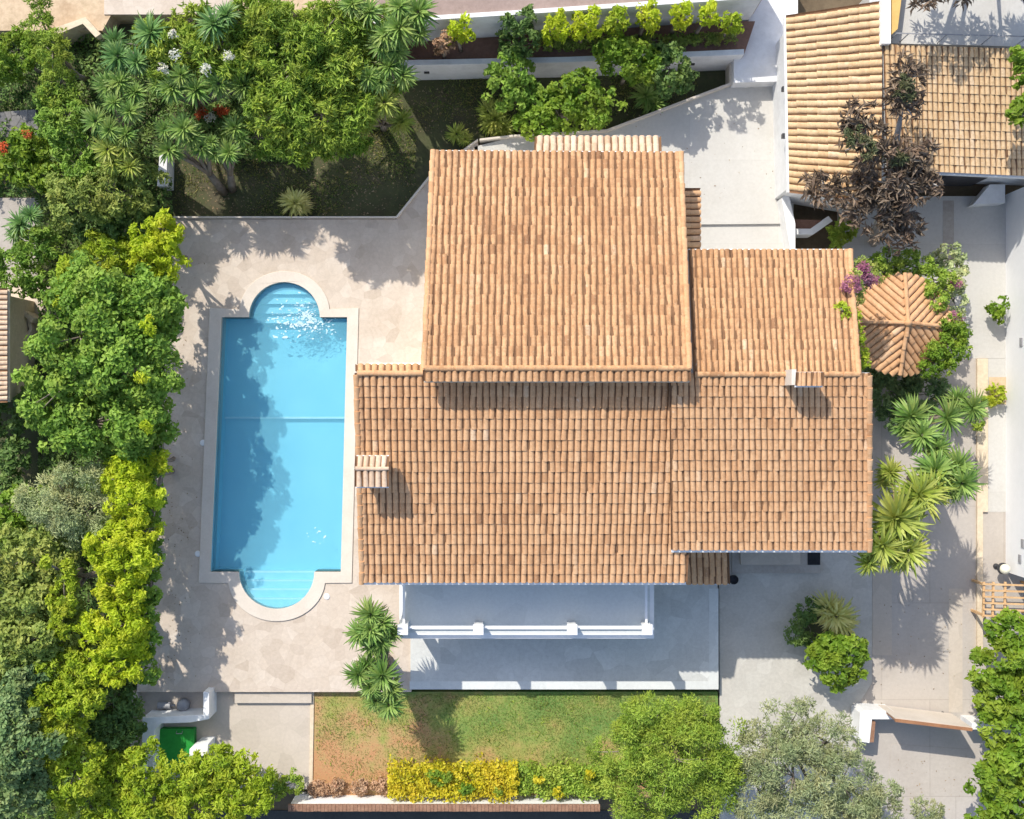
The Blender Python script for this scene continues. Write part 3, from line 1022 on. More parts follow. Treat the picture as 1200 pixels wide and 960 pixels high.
# keep only the top face so that the water is one surface
wt = MB()
tris = tessellate_polygon([[Vector((p.x, p.y, 0)) for p in pool_w]])
wt.add([(p.x, p.y, ZW) for p in pool_w], [tuple(t) for t in tris])
wo = wt.build('water', water_mat(c.x, c.y))
tag(wo, 'clear pool water', None, None, 'structure')
for f in wo.data.polygons:
    if f.normal.z < 0:
        wo.data.flip_normals()
        break
fm = MB()  # flat pale flecks stand in for sun glints on the ripples
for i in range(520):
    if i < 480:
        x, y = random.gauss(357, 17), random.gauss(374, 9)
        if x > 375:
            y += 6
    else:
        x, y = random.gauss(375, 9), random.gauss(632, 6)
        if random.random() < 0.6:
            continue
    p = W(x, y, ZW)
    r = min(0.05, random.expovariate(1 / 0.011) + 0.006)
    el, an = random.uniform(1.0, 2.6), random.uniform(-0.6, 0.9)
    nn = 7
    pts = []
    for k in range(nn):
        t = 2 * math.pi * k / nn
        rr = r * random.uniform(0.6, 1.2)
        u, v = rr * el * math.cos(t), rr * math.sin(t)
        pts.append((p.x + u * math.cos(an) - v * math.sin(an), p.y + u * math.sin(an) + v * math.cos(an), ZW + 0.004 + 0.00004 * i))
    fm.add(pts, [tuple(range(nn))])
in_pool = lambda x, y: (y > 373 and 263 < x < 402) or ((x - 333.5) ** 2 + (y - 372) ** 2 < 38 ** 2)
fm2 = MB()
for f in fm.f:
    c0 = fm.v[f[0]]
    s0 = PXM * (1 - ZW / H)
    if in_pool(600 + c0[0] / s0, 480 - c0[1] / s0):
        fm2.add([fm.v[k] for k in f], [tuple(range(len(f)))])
tag(fm2.build('glints', M['glints']), 'pale flecks painted as sun glints on the ripples by the upper pool steps', None, None, 'stuff')
for i, (x, y, lab) in enumerate([(238, 519, 'small white round deck lid beside the pool, nearer the mid line'), (232, 649, 'small white round deck lid by the lower left pool corner'), (383, 699, 'small pale round deck lid right of the curved pool steps')]):
    m2 = MB()
    p = W(x, y, ZD)
    m2.lathe((p.x, p.y, ZD), [(0.10, 0.0), (0.11, 0.012), (0.10, 0.03), (0.06, 0.036)], 20)
    tag(m2.build('skimmer_lid', M['plasticwhite']), lab, 'deck lid', 'white lids around the pool', 'thing')

# ------------------------------------------------------------------ the villa
villa = empty('villa', (3.0, 0.0, 0.0), 'large two storey white villa under several terracotta tiled roofs beside the pool', 'house')
# walls: profiles in (y, z) extruded along x
def gable_block(mb, x0, x1, prof):
    n = len(prof)
    vs = [(x0, y, z) for y, z in prof] + [(x1, y, z) for y, z in prof]
    fs = [tuple(range(n - 1, -1, -1)), tuple(range(n, 2 * n))] + [(i, (i + 1) % n, n + (i + 1) % n, n + i) for i in range(n)]
    mb.add(vs, fs)


wb = MB()
gable_block(wb, -4.15, 4.9, [(-4.75, 0), (-4.75, 5.0), (1.0, 6.72), (1.35, 6.66), (1.35, 0)])
gable_block(wb, 4.9, 9.65, [(-3.75, 0), (-3.75, 5.4), (1.0, 6.8), (4.45, 5.75), (4.45, 0)])
gable_block(wb, -2.15, 4.62, [(0.97, 0.2), (0.97, 7.3), (1.2, 7.45), (7.35, 5.5), (7.35, 0.2)])
gable_block(wb, 0.95, 4.3, [(7.3, 0.2), (7.3, 4.35), (8.05, 4.2), (8.05, 0.2)])
gable_block(wb, 4.6, 5.6, [(4.6, 0.2), (4.6, 4.15), (6.6, 4.15), (6.6, 0.2)])
wb.build('walls', M['white'], villa)
T = tile_field
# main upper roof: long slope to the north, short course of tiles to the south
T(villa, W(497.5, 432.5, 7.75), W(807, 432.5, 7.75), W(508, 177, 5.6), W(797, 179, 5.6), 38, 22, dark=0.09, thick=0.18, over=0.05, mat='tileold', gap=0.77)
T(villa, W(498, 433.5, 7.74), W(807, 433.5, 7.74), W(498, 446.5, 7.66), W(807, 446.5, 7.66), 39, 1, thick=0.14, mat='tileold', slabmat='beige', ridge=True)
# lower roof, left plane and the slightly raised right plane
T(villa, W(418, 437, 7.0), W(815, 437, 7.0), W(425, 682, 5.1), W(803, 682, 5.1), 51, 20, thick=0.18, over=0.11)
T(villa, W(786, 437, 7.14), W(1018, 437, 7.14), W(788, 644, 5.54), W(1018, 644, 5.54), 33, 17, thick=0.2, over=0.11)
T(villa, W(419, 436, 7.0), W(499, 436, 7.0), W(419, 428, 6.85), W(499, 428, 6.85), 10, 1, thick=0.12, slabmat='beige', ridge=True)
# east slope to the north
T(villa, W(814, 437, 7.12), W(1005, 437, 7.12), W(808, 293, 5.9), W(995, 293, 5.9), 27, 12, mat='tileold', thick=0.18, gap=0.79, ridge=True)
# small lean-to roofs
T(villa, W(628, 181, 4.62), W(773, 181, 4.62), W(629, 161, 4.25), W(772, 161, 4.25), 18, 2, mat='tilepale', thick=0.12)
T(villa, W(792, 223, 4.6), W(792, 291, 4.6), W(820, 223, 4.25), W(820, 291, 4.25), 9, 2, thick=0.12)
T(villa, W(801, 640, 3.45), W(852, 640, 3.45), W(803, 684, 2.95), W(853, 684, 2.95), 7, 4, thick=0.12)
# verge boards along the sloping edges
for a, b in (((417.5, 439, 7.0), (424.5, 683, 5.1)), ((1018.5, 440, 7.14), (1018.5, 645, 5.54)), ((507.5, 177, 5.6), (497, 431, 7.75)), ((995.5, 293, 5.9), (1005.5, 437, 7.12)), ((797.5, 179, 5.6), (807.5, 431, 7.75))):
    ridge_run(villa, W(*a) + Vector((0, 0, 0.02)), W(*b) + Vector((0, 0, 0.02)), 'tile', 0.09, 0.36, lift=0.0, name='verge_tiles')

# chimney on the lower left of the roof
x0, x1 = W(421, 0, 6.9).x, W(453, 0, 6.9).x
y0, y1 = W(0, 568, 6.9).y, W(0, 537, 6.9).y
mb = MB()
mb.box(x0 + 0.05, x1 - 0.05, y0 + 0.05, y1 - 0.05, 5.6, 6.85)
ch = mb.build('chimney', M['dirtywhite'], villa)
ym = W(0, 549, 7.0).y
T(ch, (x0 - 0.06, ym, 7.05), (x1 + 0.03, ym, 7.05), (x0 - 0.06, y1 + 0.05, 6.86), (x1 + 0.03, y1 + 0.05, 6.86), 5, 1, name='chimney_cap', mat='tilepale', thick=0.08)
T(ch, (x0 - 0.06, ym, 7.05), (x1 + 0.03, ym, 7.05), (x0 - 0.06, y0 - 0.05, 6.97), (x1 + 0.03, y0 - 0.05, 6.97), 5, 1, name='chimney_cap', mat='tilepale', thick=0.08)
ridge_run(ch, (x0 - 0.08, ym, 7.06), (x1 + 0.05, ym, 7.06), 'tilepale', 0.06, 0.3, name='chimney_ridge')
# low vent on the right part of the ridge
x0, x1 = W(933, 0, 7.85).x, W(963, 0, 7.85).x
ya, yb2 = W(0, 437, 7.85).y, W(0, 452, 7.85).y
mb = MB()
mb.box(x0 + 0.05, x1 - 0.05, yb2 + 0.06, ya - 0.02, 6.6, 7.76)
vent = mb.build('roof_vent', M['dirtywhite'], villa)
T(vent, (x0, ya + 0.02, 7.92), (x1, ya + 0.02, 7.92), (x0, yb2, 7.86), (x1, yb2, 7.86), 5, 1, name='vent_cap', thick=0.06)
mb = MB()
mb.box(W(926, 0, 7.7).x, W(931.5, 0, 7.7).x, yb2 + 0.02, ya + 0.1, 6.7, 7.85)
mb.build('vent_side', M['coping'], villa)


def window(x, y, z, w, h, axis, out, parent=villa, mat='shutter', name='window', glass=True):
    """axis 'x': in a wall facing +-y; 'y': in a wall facing +-x. out is the outward sign."""
    f = MB()
    t, d = 0.06, 0.05
    def bx(a0, a1, z0, z1, d0, d1, m=f):
        if axis == 'x':
            m.box(x + a0, x + a1, y + out * d0, y + out * d1, z + z0, z + z1)
        else:
            m.box(x + out * d0, x + out * d1, y + a0, y + a1, z + z0, z + z1)
    bx(-w / 2, w / 2, 0, t, 0.003, d)
    bx(-w / 2, w / 2, h - t, h, 0.003, d)
    bx(-w / 2, -w / 2 + t, t, h - t, 0.003, d)
    bx(w / 2 - t, w / 2, t, h - t, 0.003, d)
    bx(-0.025, 0.025, t, h - t, 0.003, d)
    fo = f.build(name, M[mat], parent)
    g = MB()
    bx(-w / 2 + t, -0.025, t, h - t, 0.004, 0.02, g)
    bx(0.025, w / 2 - t, t, h - t, 0.004, 0.02, g)
    g.build('pane', M['glass'] if glass else M[mat], fo)
    return fo


for x in (-2.4, 0.2, 2.8):
    window(x, -4.75, 0.42, 1.5, 2.1, 'x', -1)
    window(x, -4.75, 2.95, 1.4, 1.7, 'x', -1)
for x in (6.3, 8.9):
    window(x, -3.75, 3.2, 1.2, 1.3, 'x', -1)
window(8.9, -3.75, 0.9, 1.2, 1.3, 'x', -1)
window(-4.15, -3.0, 0.9, 1.2, 1.3, 'y', -1)
window(-4.15, -1.2, 3.3, 1.0, 1.2, 'y', -1)
for y in (-2.2, 2.6):
    window(9.65, y, 3.2, 1.1, 1.2, 'y', 1)
window(-2.15, 5.2, 1.0, 1.2, 1.3, 'y', -1)
window(-2.15, 3.2, 3.7, 1.2, 1.3, 'y', -1)
window(7.6, 4.45, 3.2, 1.2, 1.2, 'x', 1)
dm = MB()
dm.box(6.9, 7.9, -3.80, -3.753, 0.16, 2.3)
dr = dm.build('door', M['shutter'], villa)
dm = MB()
dm.bar((7.75, -3.84, 1.1), (7.75, -3.84, 1.25), 0.03, 0.04)
dm.build('handle', M['greymetal'], dr)

# balcony over the terrace: floor slab, columns, piers and rails
ZB = 2.9
bl, br_, bf = W(468, 0, ZB).x, W(766.5, 0, ZB).x, W(0, 748.5, ZB).y
mb = MB()
mb.box(bl, br_, bf, -4.75, ZB - 0.22, ZB - 0.006)
bal = mb.build('balcony', M['white'], villa)
mb = MB()
mb.box(bl + 0.16, br_ - 0.14, bf + 0.19, -4.755, ZB - 0.1, ZB)
mb.build('balcony_floor', M['balcony'], bal)
piers = []
for px in (472, 560.5, 670.5, 758.5):
    p = W(px, 738, 3.66)
    piers.append(p)
    m2 = MB()
    m2.box(p.x - 0.135, p.x + 0.135, p.y - 0.135, p.y + 0.135, ZB - 0.006, 3.60)
    m2.box(p.x - 0.165, p.x + 0.165, p.y - 0.165, p.y + 0.165, 3.60, 3.68)
    m2.build('pier', M['white'], bal)
    m2 = MB()
    m2.box(p.x - 0.14, p.x + 0.14, p.y - 0.14, p.y + 0.14, 0.39, ZB - 0.22)
    m2.build('column', M['white'], villa)
for a, b in zip(piers[:-1], piers[1:]):
    m2 = MB()
    m2.box(a.x + 0.135, b.x - 0.135, a.y - 0.03, a.y + 0.035, 3.34, 3.40)
    m2.box(a.x + 0.135, b.x - 0.135, a.y - 0.015, a.y + 0.015, 3.1, 3.13)
    m2.build('railing', M['whitemetal'], bal)
for p, sx in ((piers[0], 0), (piers[-1], 0)):
    m2 = MB()
    m2.box(p.x - 0.03, p.x + 0.04, p.y + 0.135, -4.76, 3.34, 3.40)
    m2.box(p.x - 0.015, p.x + 0.015, p.y + 0.135, -4.76, 3.1, 3.13)
    m2.build('railing', M['whitemetal'], bal)

# entrance steps under the right eave
es = empty('entrance_steps', W(905, 660, 0), 'low grey entrance steps in the shade under the right eave', 'steps')
mb = MB()
a, b = W(858, 0, 0.14), W(962, 0, 0.14)
mb.box(a.x, b.x, W(0, 672, 0.14).y, -3.7, -0.02, 0.14)
mb.build('lower_tread', M['strip'], es, bevel=0.01)
mb = MB()
mb.box(W(868, 0, .28).x, W(938, 0, .28).x, W(0, 662, 0.28).y, -3.72, 0.14, 0.28)
mb.build('upper_tread', M['patio'], es, bevel=0.01)
mb = MB()
a, b = W(946.5, 662, 0.15), W(961, 647, 0.15)
mb.box(a.x, b.x, a.y, b.y, 0.14, 0.165)
for i in range(6):
    yy = a.y + (b.y - a.y) * (i + 0.5) / 6
    mb.box(a.x + 0.03, b.x - 0.03, yy - 0.012, yy + 0.012, 0.165, 0.175)
tag(mb.build('doormat', M['darkmat']), 'black square doormat at the right end of the grey entrance steps', 'doormat')
mb = MB()  # black body added in place of a round shadow by the lean-to
p = W(858, 678, 0.0)
mb.lathe((p.x, p.y, 0.0), [(0.11, 0), (0.15, 0.25), (0.165, 0.27), (0.165, 0.3), (0.14, 0.3), (0.12, 0.26)], 18)
tag(mb.build('shadow_pot', M['darkmat'], smooth=True), 'black pot shape standing in for a round shadow beside the low lean-to roof', 'shadow shape')
mb = MB()
p = W(1062, 700, 0.02)
mb.lathe((p.x, p.y, 0.004), [(0.3, 0), (0.3, 0.012), (0.26, 0.014), (0.25, 0.008)], 28)
tag(mb.build('manhole_cover', M['strip']), 'round grey manhole cover in the shaded lane', 'manhole cover')

# ------------------------------------------------------------------ round tiled turret
tz, te = 3.45, 2.75
tc = W(1057.5, 380, 3.0)
R = mlen(59, 2.9)
tur = empty('gazebo', (tc.x, tc.y, 0), 'round gazebo with conical terracotta tiled roof wrapped in flowering vines', 'gazebo')
mb = MB()
mb.lathe((tc.x, tc.y, 0.0), [(R - 0.35, 0.0), (R - 0.35, 0.9), (R - 0.5, 0.9), (R - 0.5, 0.05)], 32)
mb.build('low_wall', M['white'], tur)
for k in range(6):
    a = math.radians(30 + 60 * k)
    m2 = MB()
    x, y = tc.x + (R - 0.42) * math.cos(a), tc.y + (R - 0.42) * math.sin(a)
    m2.lathe((x, y, 0.88), [(0.11, 0), (0.11, te - 0.98), (0.14, te - 0.95), (0.14, te - 0.88)], 12)
    m2.build('post', M['white'], tur)
slope = (tz - te) / R
mb = MB()
seg = 48
vs = [(tc.x, tc.y, tz - 0.06)]
for k in range(seg):
    a = 2 * math.pi * k / seg
    q = math.floor(((a - math.radians(-3)) % (2 * math.pi)) / (math.pi / 2))
    d = math.radians(-3 + 45 + 90 * q)
    zz = tz - 0.06 - slope * R * math.cos(a - d)
    vs.append((tc.x + R * math.cos(a), tc.y + R * math.sin(a), zz))
nv = len(vs)
vs += [(v[0], v[1], v[2] - 0.1) for v in vs]
fs = []
for k in range(seg):
    k2 = (k + 1) % seg
    fs += [(0, 1 + k, 1 + k2), (nv, nv + 1 + k2, nv + 1 + k), (1 + k, nv + 1 + k, nv + 1 + k2, 1 + k2)]
mb.add(vs, fs)
tr_ = mb.build('roof', M['tile'], tur)
mb = MB()
cw = 0.2
for q in range(4):
    dang = math.radians(-3 + 45 + 90 * q)
    d = Vector((math.cos(dang), math.sin(dang), -slope))
    dn = Vector((math.cos(dang), math.sin(dang), 0))
    ac = Vector((-math.sin(dang), math.cos(dang), 0))
    nn = d.cross(ac)
    if nn.z < 0:
        nn = -nn
    nn.normalize()
    for i in range(-12, 13):
        o = (i + 0.0) * cw
        if abs(o) > R * 0.7:
            continue
        s0, s1 = abs(o) + 0.05, math.sqrt(R * R - o * o) + 0.04
        if s1 - s0 < 0.08:
            continue
        k = max(1, int(round((s1 - s0) / 0.4)))
        for r in range(k):
            a0, a1 = s0 + (s1 - s0) * r / k, s0 + (s1 - s0) * (r + 1.1) / k
            a1 = min(a1, s1)
            P0 = Vector((tc.x, tc.y, tz)) + ac * o + d * a0
            P1 = Vector((tc.x, tc.y, tz)) + ac * o + d * a1
            tile_arc(mb, P0, P1, ac, nn, 0.085, 0.095, -0.035, -0.01, tone_pick(0.05), 6, endcap=(r == k - 1))
mb.build('tile_covering', M['tile'], tr_, smooth=True, fix=False)
for q in range(4):
    a = math.radians(-3 + 90 * q)
    e = Vector((tc.x + R * math.cos(a), tc.y + R * math.sin(a), tz - slope * R * math.cos(math.radians(45)) + 0.03))
    ridge_run(tr_, e, (tc.x, tc.y, tz + 0.03), 'tile', 0.07, 0.4, name='hip_tiles', dark=0.03)
mb = MB()
mb.lathe((tc.x, tc.y, tz + 0.02), [(0.13, 0.0), (0.12, 0.08), (0.06, 0.13), (0.02, 0.15)], 14)
mb.build('finial', M['tile'], tr_, smooth=True)

# ------------------------------------------------------------------ outbuildings, top right
ob = empty('garage', W(980, 120, 0), 'white garage under a pale yellowish tiled roof sloping towards the forecourt', 'garage')
A, B = W(1034, 4, 3.7), W(1033, 236, 3.7)
Cc, D = W(921, 21, 2.85), W(925, 224, 2.85)
mb = MB()
mb.prism([(Cc.x + .15, Cc.y - .2), (A.x - .05, A.y - .2), (B.x - .05, B.y + .3), (D.x + .15, D.y + .25)], 0, 2.75)
mb.build('walls', M['white'], ob)
T(ob, B, A, D, Cc, 25, 9, mat='tileyellow', thick=0.14, over=0.07, dark=0.03)
mb = MB()
mb.hexa([W(1033.5, -30, 3.95), W(1044, -30, 3.95), W(1044, 51, 3.95), W(1033.5, 51, 3.95)], 1.2)
mb.build('parapet', M['white'], ob)
mb = MB()
for yy in (105, 160):
    p = W(919.5, yy, 2.2)
    mb.box(Cc.x + 0.02, Cc.x + 0.16, p.y - 0.07, p.y + 0.07, 2.15, 2.35)
mb.build('wall_lamps', M['darkmetal'], ob)

nb = empty('annexe', W(1120, 130, 0), 'white annexe under an orange tiled roof with a walled roof terrace behind', 'annexe')
A, B = W(1036, 52, 3.75), W(1215, 58, 3.75)
Cc, D = W(1040, 199, 2.95), W(1215, 207, 2.95)
mb = MB()
mb.prism([(A.x, A.y), (B.x + 1.5, B.y), (D.x + 1.5, D.y + .3), (Cc.x, Cc.y + .3)], 0, 2.85)
mb.build('walls', M['dirtywhite'], nb)
T(nb, A, B, Cc, D, 29, 14, mat='tileyellow', thick=0.14, over=0.07, dark=0.05)
fy = Cc.y + 0.02
mb = MB()
a, b = W(1108, 0, 1.5).x, W(1159, 0, 1.5).x
mb.box(a, b, fy + 0.05, fy + 0.2, 0.02, 2.3)
mb.build('garage_door', M['darkmetal'], nb)
mb = MB()
mb.prism([W(1045, -40, 3.3).xy, W(1260, -40, 3.3).xy, W(1260, 56, 3.3).xy, W(1045, 51, 3.3).xy], 0, 3.3)
mb.build('roof_terrace', M['concrete'], nb)
mb = MB()
mb.hexa([W(1045.2, -30, 3.9), W(1060, -30, 3.9), W(1052, 34, 3.9), W(1045.2, 40, 3.9)], 0.7)
mb.build('ochre_wall', M['ochre'], nb)
mb = MB()
mb.bar(W(1050, 39, 4.1), W(1210, 43, 4.1), 0.03, 0.03)
for px in (1051, 1065, 1110, 1163, 1205):
    p = W(px, 39 + (px - 1050) * 0.025, 4.1)
    mb.bar((p.x, p.y, 3.2), (p.x, p.y, 4.1), 0.025, 0.025)
mb.build('railing', M['greymetal'], nb)
# low white wall between the annexe and the side path
mb = MB()
mb.prism([W(1140, 240, 0.5).xy, W(1178, 238, 0.5).xy, W(1178, 216, 0.5).xy, W(1160, 216, 0.5).xy], 0, 0.5)
tag(mb.build('low_wall', M['white'], bevel=0.015), 'low white wedge shaped wall before the annexe garage door', 'wall', None, 'thing')

# neighbour on the right
nh = empty('neighbour_house', (19.0, 2.0, 0), 'bright white neighbouring house wall along the right edge', 'house')
xw = W(1178.5, 0, 0).x
mb = MB()
mb.box(xw, xw + 7, -5.7, 7.55, -0.3, 4.2)
mb.box(xw - 0.03, xw + 7, -5.73, 7.6, 4.2, 4.32)
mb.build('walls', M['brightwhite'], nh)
for y, z in ((2.3, 1.1), (-5.1, 1.0), (-4.55, 1.2)):
    m2 = MB()
    for i in range(3):
        m2.box(xw - 0.035, xw - 0.003, y - 0.14, y + 0.14, z + i * 0.07, z + 0.045 + i * 0.07)
    m2.build('wall_vent', M['greymetal'], nh)
window(xw, 4.6, 2.2, 1.1, 1.2, 'y', -1, nh)
window(xw, -0.8, 2.2, 1.1, 1.2, 'y', -1, nh)

# planter with white kerb at the end of the forecourt
mb = MB()
outer = [(921, 257), (921, 275), (953, 275), (976, 259), (971, 253), (950, 268), (928, 268), (928, 257)]
inner = [(928, 257), (928, 268), (950, 268), (964, 258)]
mb.prism([W(x, y, 0.75).xy for x, y in outer], 0.0, 0.75)
pl = mb.build('planter', M['white'], bevel=0.015)
tag(pl, 'angular white masonry planter at the end of the forecourt', 'planter', None, 'thing')
mb = MB()
mb.prism([W(x, y, 0.6).xy for x, y in inner], 0.2, 0.6)
mb.build('soil', M['redsoil'], pl)
mb = MB()
mb.prism([W(x, y, 1.0).xy for x, y in [(916, 232), (924, 226), (932, 262), (932, 292), (926, 292)]], 0.0, 1.0)
tag(mb.build('stair_wall', M['white']), 'white slanting stair wall beside the forecourt planter', 'wall', None, 'thing')

# ------------------------------------------------------------------ garden walls
def wall_thing(name, pix, z0, z1, mat, label, cat='wall', cap=None, holes=(), bevel=0.01):
    mb = MB()
    mb.prism([W(x, y, z1).xy for x, y in pix], z0, z1, holes)
    o = mb.build(name, M[mat], bevel=bevel)
    tag(o, label, cat, None, 'thing')
    return o


rw = wall_thing('retaining_wall', [(470, 70.5), (668, 66.5), (872, 57.5), (872, 64), (668, 73), (470, 77)], -0.3, 1.4, 'dirtywhite', 'long pale retaining wall below the planter bed of yellow shrubs')
m2 = MB()
for px in (500, 659, 811):
    p = W(px, 74, 0.7)
    y = W(px, 77 - (px - 470) * 0.032, 1.4).y
    m2.box(p.x - 0.09, p.x + 0.09, y - 0.06, y - 0.003, 0.6, 0.72)
m2.build('wall_light', M['darkmetal'], rw)
mb = MB()
base = [(440, 52), (600, 42), (760, 31), (878, 23)]
pts0 = [W(x, y, 1.2) for x, y in base]
poly = [p.xy for p in pts0] + [(p.x, p.y + 0.14) for p in reversed(pts0)]
mb.prism(poly, 0.0, 3.15)
tag(mb.build('boundary_wall', M['dirtywhite']), 'tall pale boundary wall below the upper road, behind the yellow shrubs', 'wall', None, 'thing')
wall_thing('deck_wall', [(203, 255.5), (465.5, 255.5), (508, 203), (560, 165), (560, 162.5), (506.5, 201), (464, 253.5), (203, 253.5)], -0.5, 0.42, 'coping', 'thin pale kerb wall between pool deck and dark garden')
wall_thing('forecourt_wall', [(562, 165), (600, 160.5), (712, 154), (857.5, 99), (857.5, 68), (855, 68), (855, 97), (711, 151.5), (600, 158), (562, 162.5)], -0.5, 0.5, 'coping', 'thin pale kerb wall between white forecourt and small garden trees')
wall_thing('stone_wall', [(-10, 132), (42, 128), (46, 158), (-10, 162)], -0.3, 0.3, 'stonewall', 'rough grey rubble stone wall in the dark upper left garden')
wall_thing('garden_pillar', [(187, 180), (196, 180), (195, 218), (184, 218)], -0.3, 0.55, 'dirtywhite', 'narrow pale blue grey wall stub between the yucca trees')
wall_thing('yard_wall', [(60, 34), (100, 20), (118, 40), (112, 44), (97, 28), (64, 42)], -0.3, 0.9, 'beige', 'angled beige yard wall at the top left corner')
# south boundary wall: white inside face, brick coping
bw = empty('front_wall', W(530, 938, 0), 'low white front wall with brown brick coping behind the yellow hedge', 'wall', None, 'thing')
yi = W(0, 932, 0).y
mb = MB()
mb.box(W(340, 0, 0.9).x, W(702, 0, 0.9).x, yi - 0.16, yi, -0.4, 0.88)
mb.build('wall_body', M['white'], bw)
mb = MB()
x = W(338, 0, 0.9).x
x1 = W(703, 0, 0.9).x
while x < x1:
    t = random.random()
    mb.box(x, min(x1, x + 0.115), yi - 0.22 + random.uniform(-.006, .006), yi + 0.02, 0.88, 0.95 + random.uniform(-.005, .005), t)
    x += 0.125
mb.build('coping_bricks', M['brickcap'], bw)
# gate with its posts, bottom right
gt = empty('driveway_gate', W(1095, 850, 0), 'sliding driveway gate with rust brown top rail and beige boards', 'gate')
g0, g1 = W(1049, 844, 1.85), W(1139, 855, 1.85)
mb = MB()
mb.bar(g0, g1, 0.10, 0.09)
mb.bar((g0.x, g0.y, 0.12), (g1.x, g1.y, 0.12), 0.08, 0.08)
for t in (0.02, 0.34, 0.67, 0.98):
    p = g0.lerp(g1, t)
    mb.bar((p.x, p.y, 0.05), (p.x, p.y, 1.82), 0.07, 0.07)
mb.build('gate_frame', M['gate'], gt)
mb = MB()
for i in range(11):
    z = 0.18 + i * 0.15
    mb.bar((g0.x, g0.y + 0.055, z + 0.07), (g1.x, g1.y + 0.055, z + 0.07), 0.025, 0.144)
mb.build('boards', M['coping'], gt)
mb = MB()
for t in (0.1, 0.9):
    p = g0.lerp(g1, t)
    mb.bar((p.x, p.y - 0.06, 0.05), (p.x, p.y + 0.06, 0.05), 0.05, 0.1)
mb.build('roller', M['darkmetal'], gt)
wall_thing('gate_wall', [(1008, 836), (1014, 832.5), (1048, 834), (1049, 843), (1022, 843), (1019, 871), (1006, 869)], -0.2, 0.95, 'white', 'white L shaped gate wall left of the orange driveway gate')
wall_thing('gate_pillar', [(1139, 847), (1166, 848), (1166, 855), (1139, 855)], -0.2, 0.95, 'white', 'white gate pillar between the orange gate and the right hedge')
mb = MB()
mb.prism([W(x, y, 0.9).xy for x, y in [(1020, 846), (1026, 846), (1024, 870), (1019, 870)]], 0, 0.9)
tag(mb.build('brick_pier', M['brickcap']), 'narrow brown brick pier inside the white gate wall corner', 'pier', None, 'thing')

# pump house bottom left
ph = empty('pump_house', W(205, 865, 0), 'small roofless white pump enclosure beside the golden hedge', 'pump house')
mb = MB()
mb.prism([W(x, y, 0.95).xy for x, y in [(167, 841), (238, 838), (238, 811), (245, 811), (245, 843), (222, 847), (188, 848), (181, 856), (179, 905), (166, 905)]], -0.2, 0.95)
mb.build('wall', M['white'], ph, bevel=0.015)
mb = MB()
mb.prism([W(x, y, 0.9).xy for x, y in [(222, 878), (229, 873), (244, 872), (243, 885), (228, 888), (226, 900), (221, 900)]], -0.2, 0.9)
mb.build('wall', M['white'], ph, bevel=0.015)
mb = MB()
a, b = W(187, 905, 0.35), W(227, 855, 0.35)
mb.box(a.x, b.x, a.y, b.y, 0.0, 0.3)
mb.box(a.x - 0.02, b.x + 0.02, a.y - 0.02, b.y + 0.02, 0.3, 0.35)
gc = mb.build('pump_cover', M['green_cover'], bevel=0.02)
tag(gc, 'flat bright green cover box inside the white pump enclosure', 'cover box')
mb = MB()
mb.tube([(a.x + 0.6, b.y - 0.05, 0.36), (a.x + 0.6, b.y - 0.12, 0.42), (a.x + 0.8, b.y - 0.12, 0.42), (a.x + 0.8, b.y - 0.05, 0.36)], [0.015] * 4, 6)
mb.build('handle', M['greymetal'], gc)
eq = empty('pool_filter', W(205, 825, 0), 'grey round pool filter tank and pump in the pit below the deck edge', 'pool filter')
p = W(214, 827, 0.3)
mb = MB()
mb.lathe((p.x, p.y, 0.0), [(0.17, 0.0), (0.21, 0.08), (0.21, 0.32), (0.15, 0.4), (0.06, 0.44)], 20)
mb.build('tank', M['greymetal'], eq, smooth=True)
mb = MB()
q = W(192, 828, 0.3)
mb.tube([(q.x - 0.25, q.y, 0.15), (q.x + 0.2, q.y, 0.15)], [0.12, 0.12], 14)
mb.tube([(q.x + 0.2, q.y, 0.15), (p.x - 0.3, p.y, 0.2)], [0.035, 0.035], 10)
mb.build('pump', M['greymetal'], eq)
wall_thing('hedge_kerb', [(154, 811), (161, 811), (160, 905), (152, 905)], -0.2, 0.2, 'coping', 'pale kerb between golden hedge and pump enclosure')

# globe lamp, trellis
lm = empty('garden_lamp', W(1177, 664, 0), 'garden lamp with cream globe by the white neighbour wall', 'lamp')
p = W(1177.5, 667, 0.7)
mb = MB()
mb.tube([(p.x, p.y, 0), (p.x, p.y, 0.5)], [0.04, 0.03], 10)
mb.lathe((p.x, p.y, 0), [(0.1, 0), (0.1, 0.05), (0.05, 0.1)], 14)
mb.lathe((p.x, p.y, 0.48), [(0.03, 0), (0.12, 0.03), (0.2, 0.05), (0.2, 0.08)], 18)
mb.build('post', M['darkmetal'], lm)
mb = MB()
mb.lathe((p.x, p.y, 0.56), [(0.05, 0.0), (0.13, 0.04), (0.175, 0.12), (0.175, 0.2), (0.13, 0.28), (0.05, 0.33), (0.01, 0.335)], 20)
mb.build('globe', M['globe'], lm, smooth=True)
tl = empty('trellis', W(1178, 705, 0), 'orange wooden trellis pergola beside the right hedge', 'trellis')
zt = 1.0
mb = MB()
for i in range(6):
    yy = 684.5 + i * 7.4
    mb.bar(W(1151 + i * 0.3, yy, zt), W(1214, yy + 2.0, zt), 0.06, 0.05)
mb.build('slats', M['wood'], tl)
for px in (1153, 1164, 1178, 1205):
    mb = MB()
    mb.bar(W(px, 682, zt - 0.055), W(px - 1, 724, zt - 0.055), 0.07, 0.06)
    mb.build('beam', M['wood'], tl)
for px, py in ((1153, 685), (1152, 721), (1212, 687), (1212, 722)):
    p = W(px, py, zt - 0.08)
    m2 = MB()
    m2.bar((p.x, p.y, 0), (p.x, p.y, zt - 0.085), 0.08, 0.08)
    m2.build('post', M['wood'], tl)

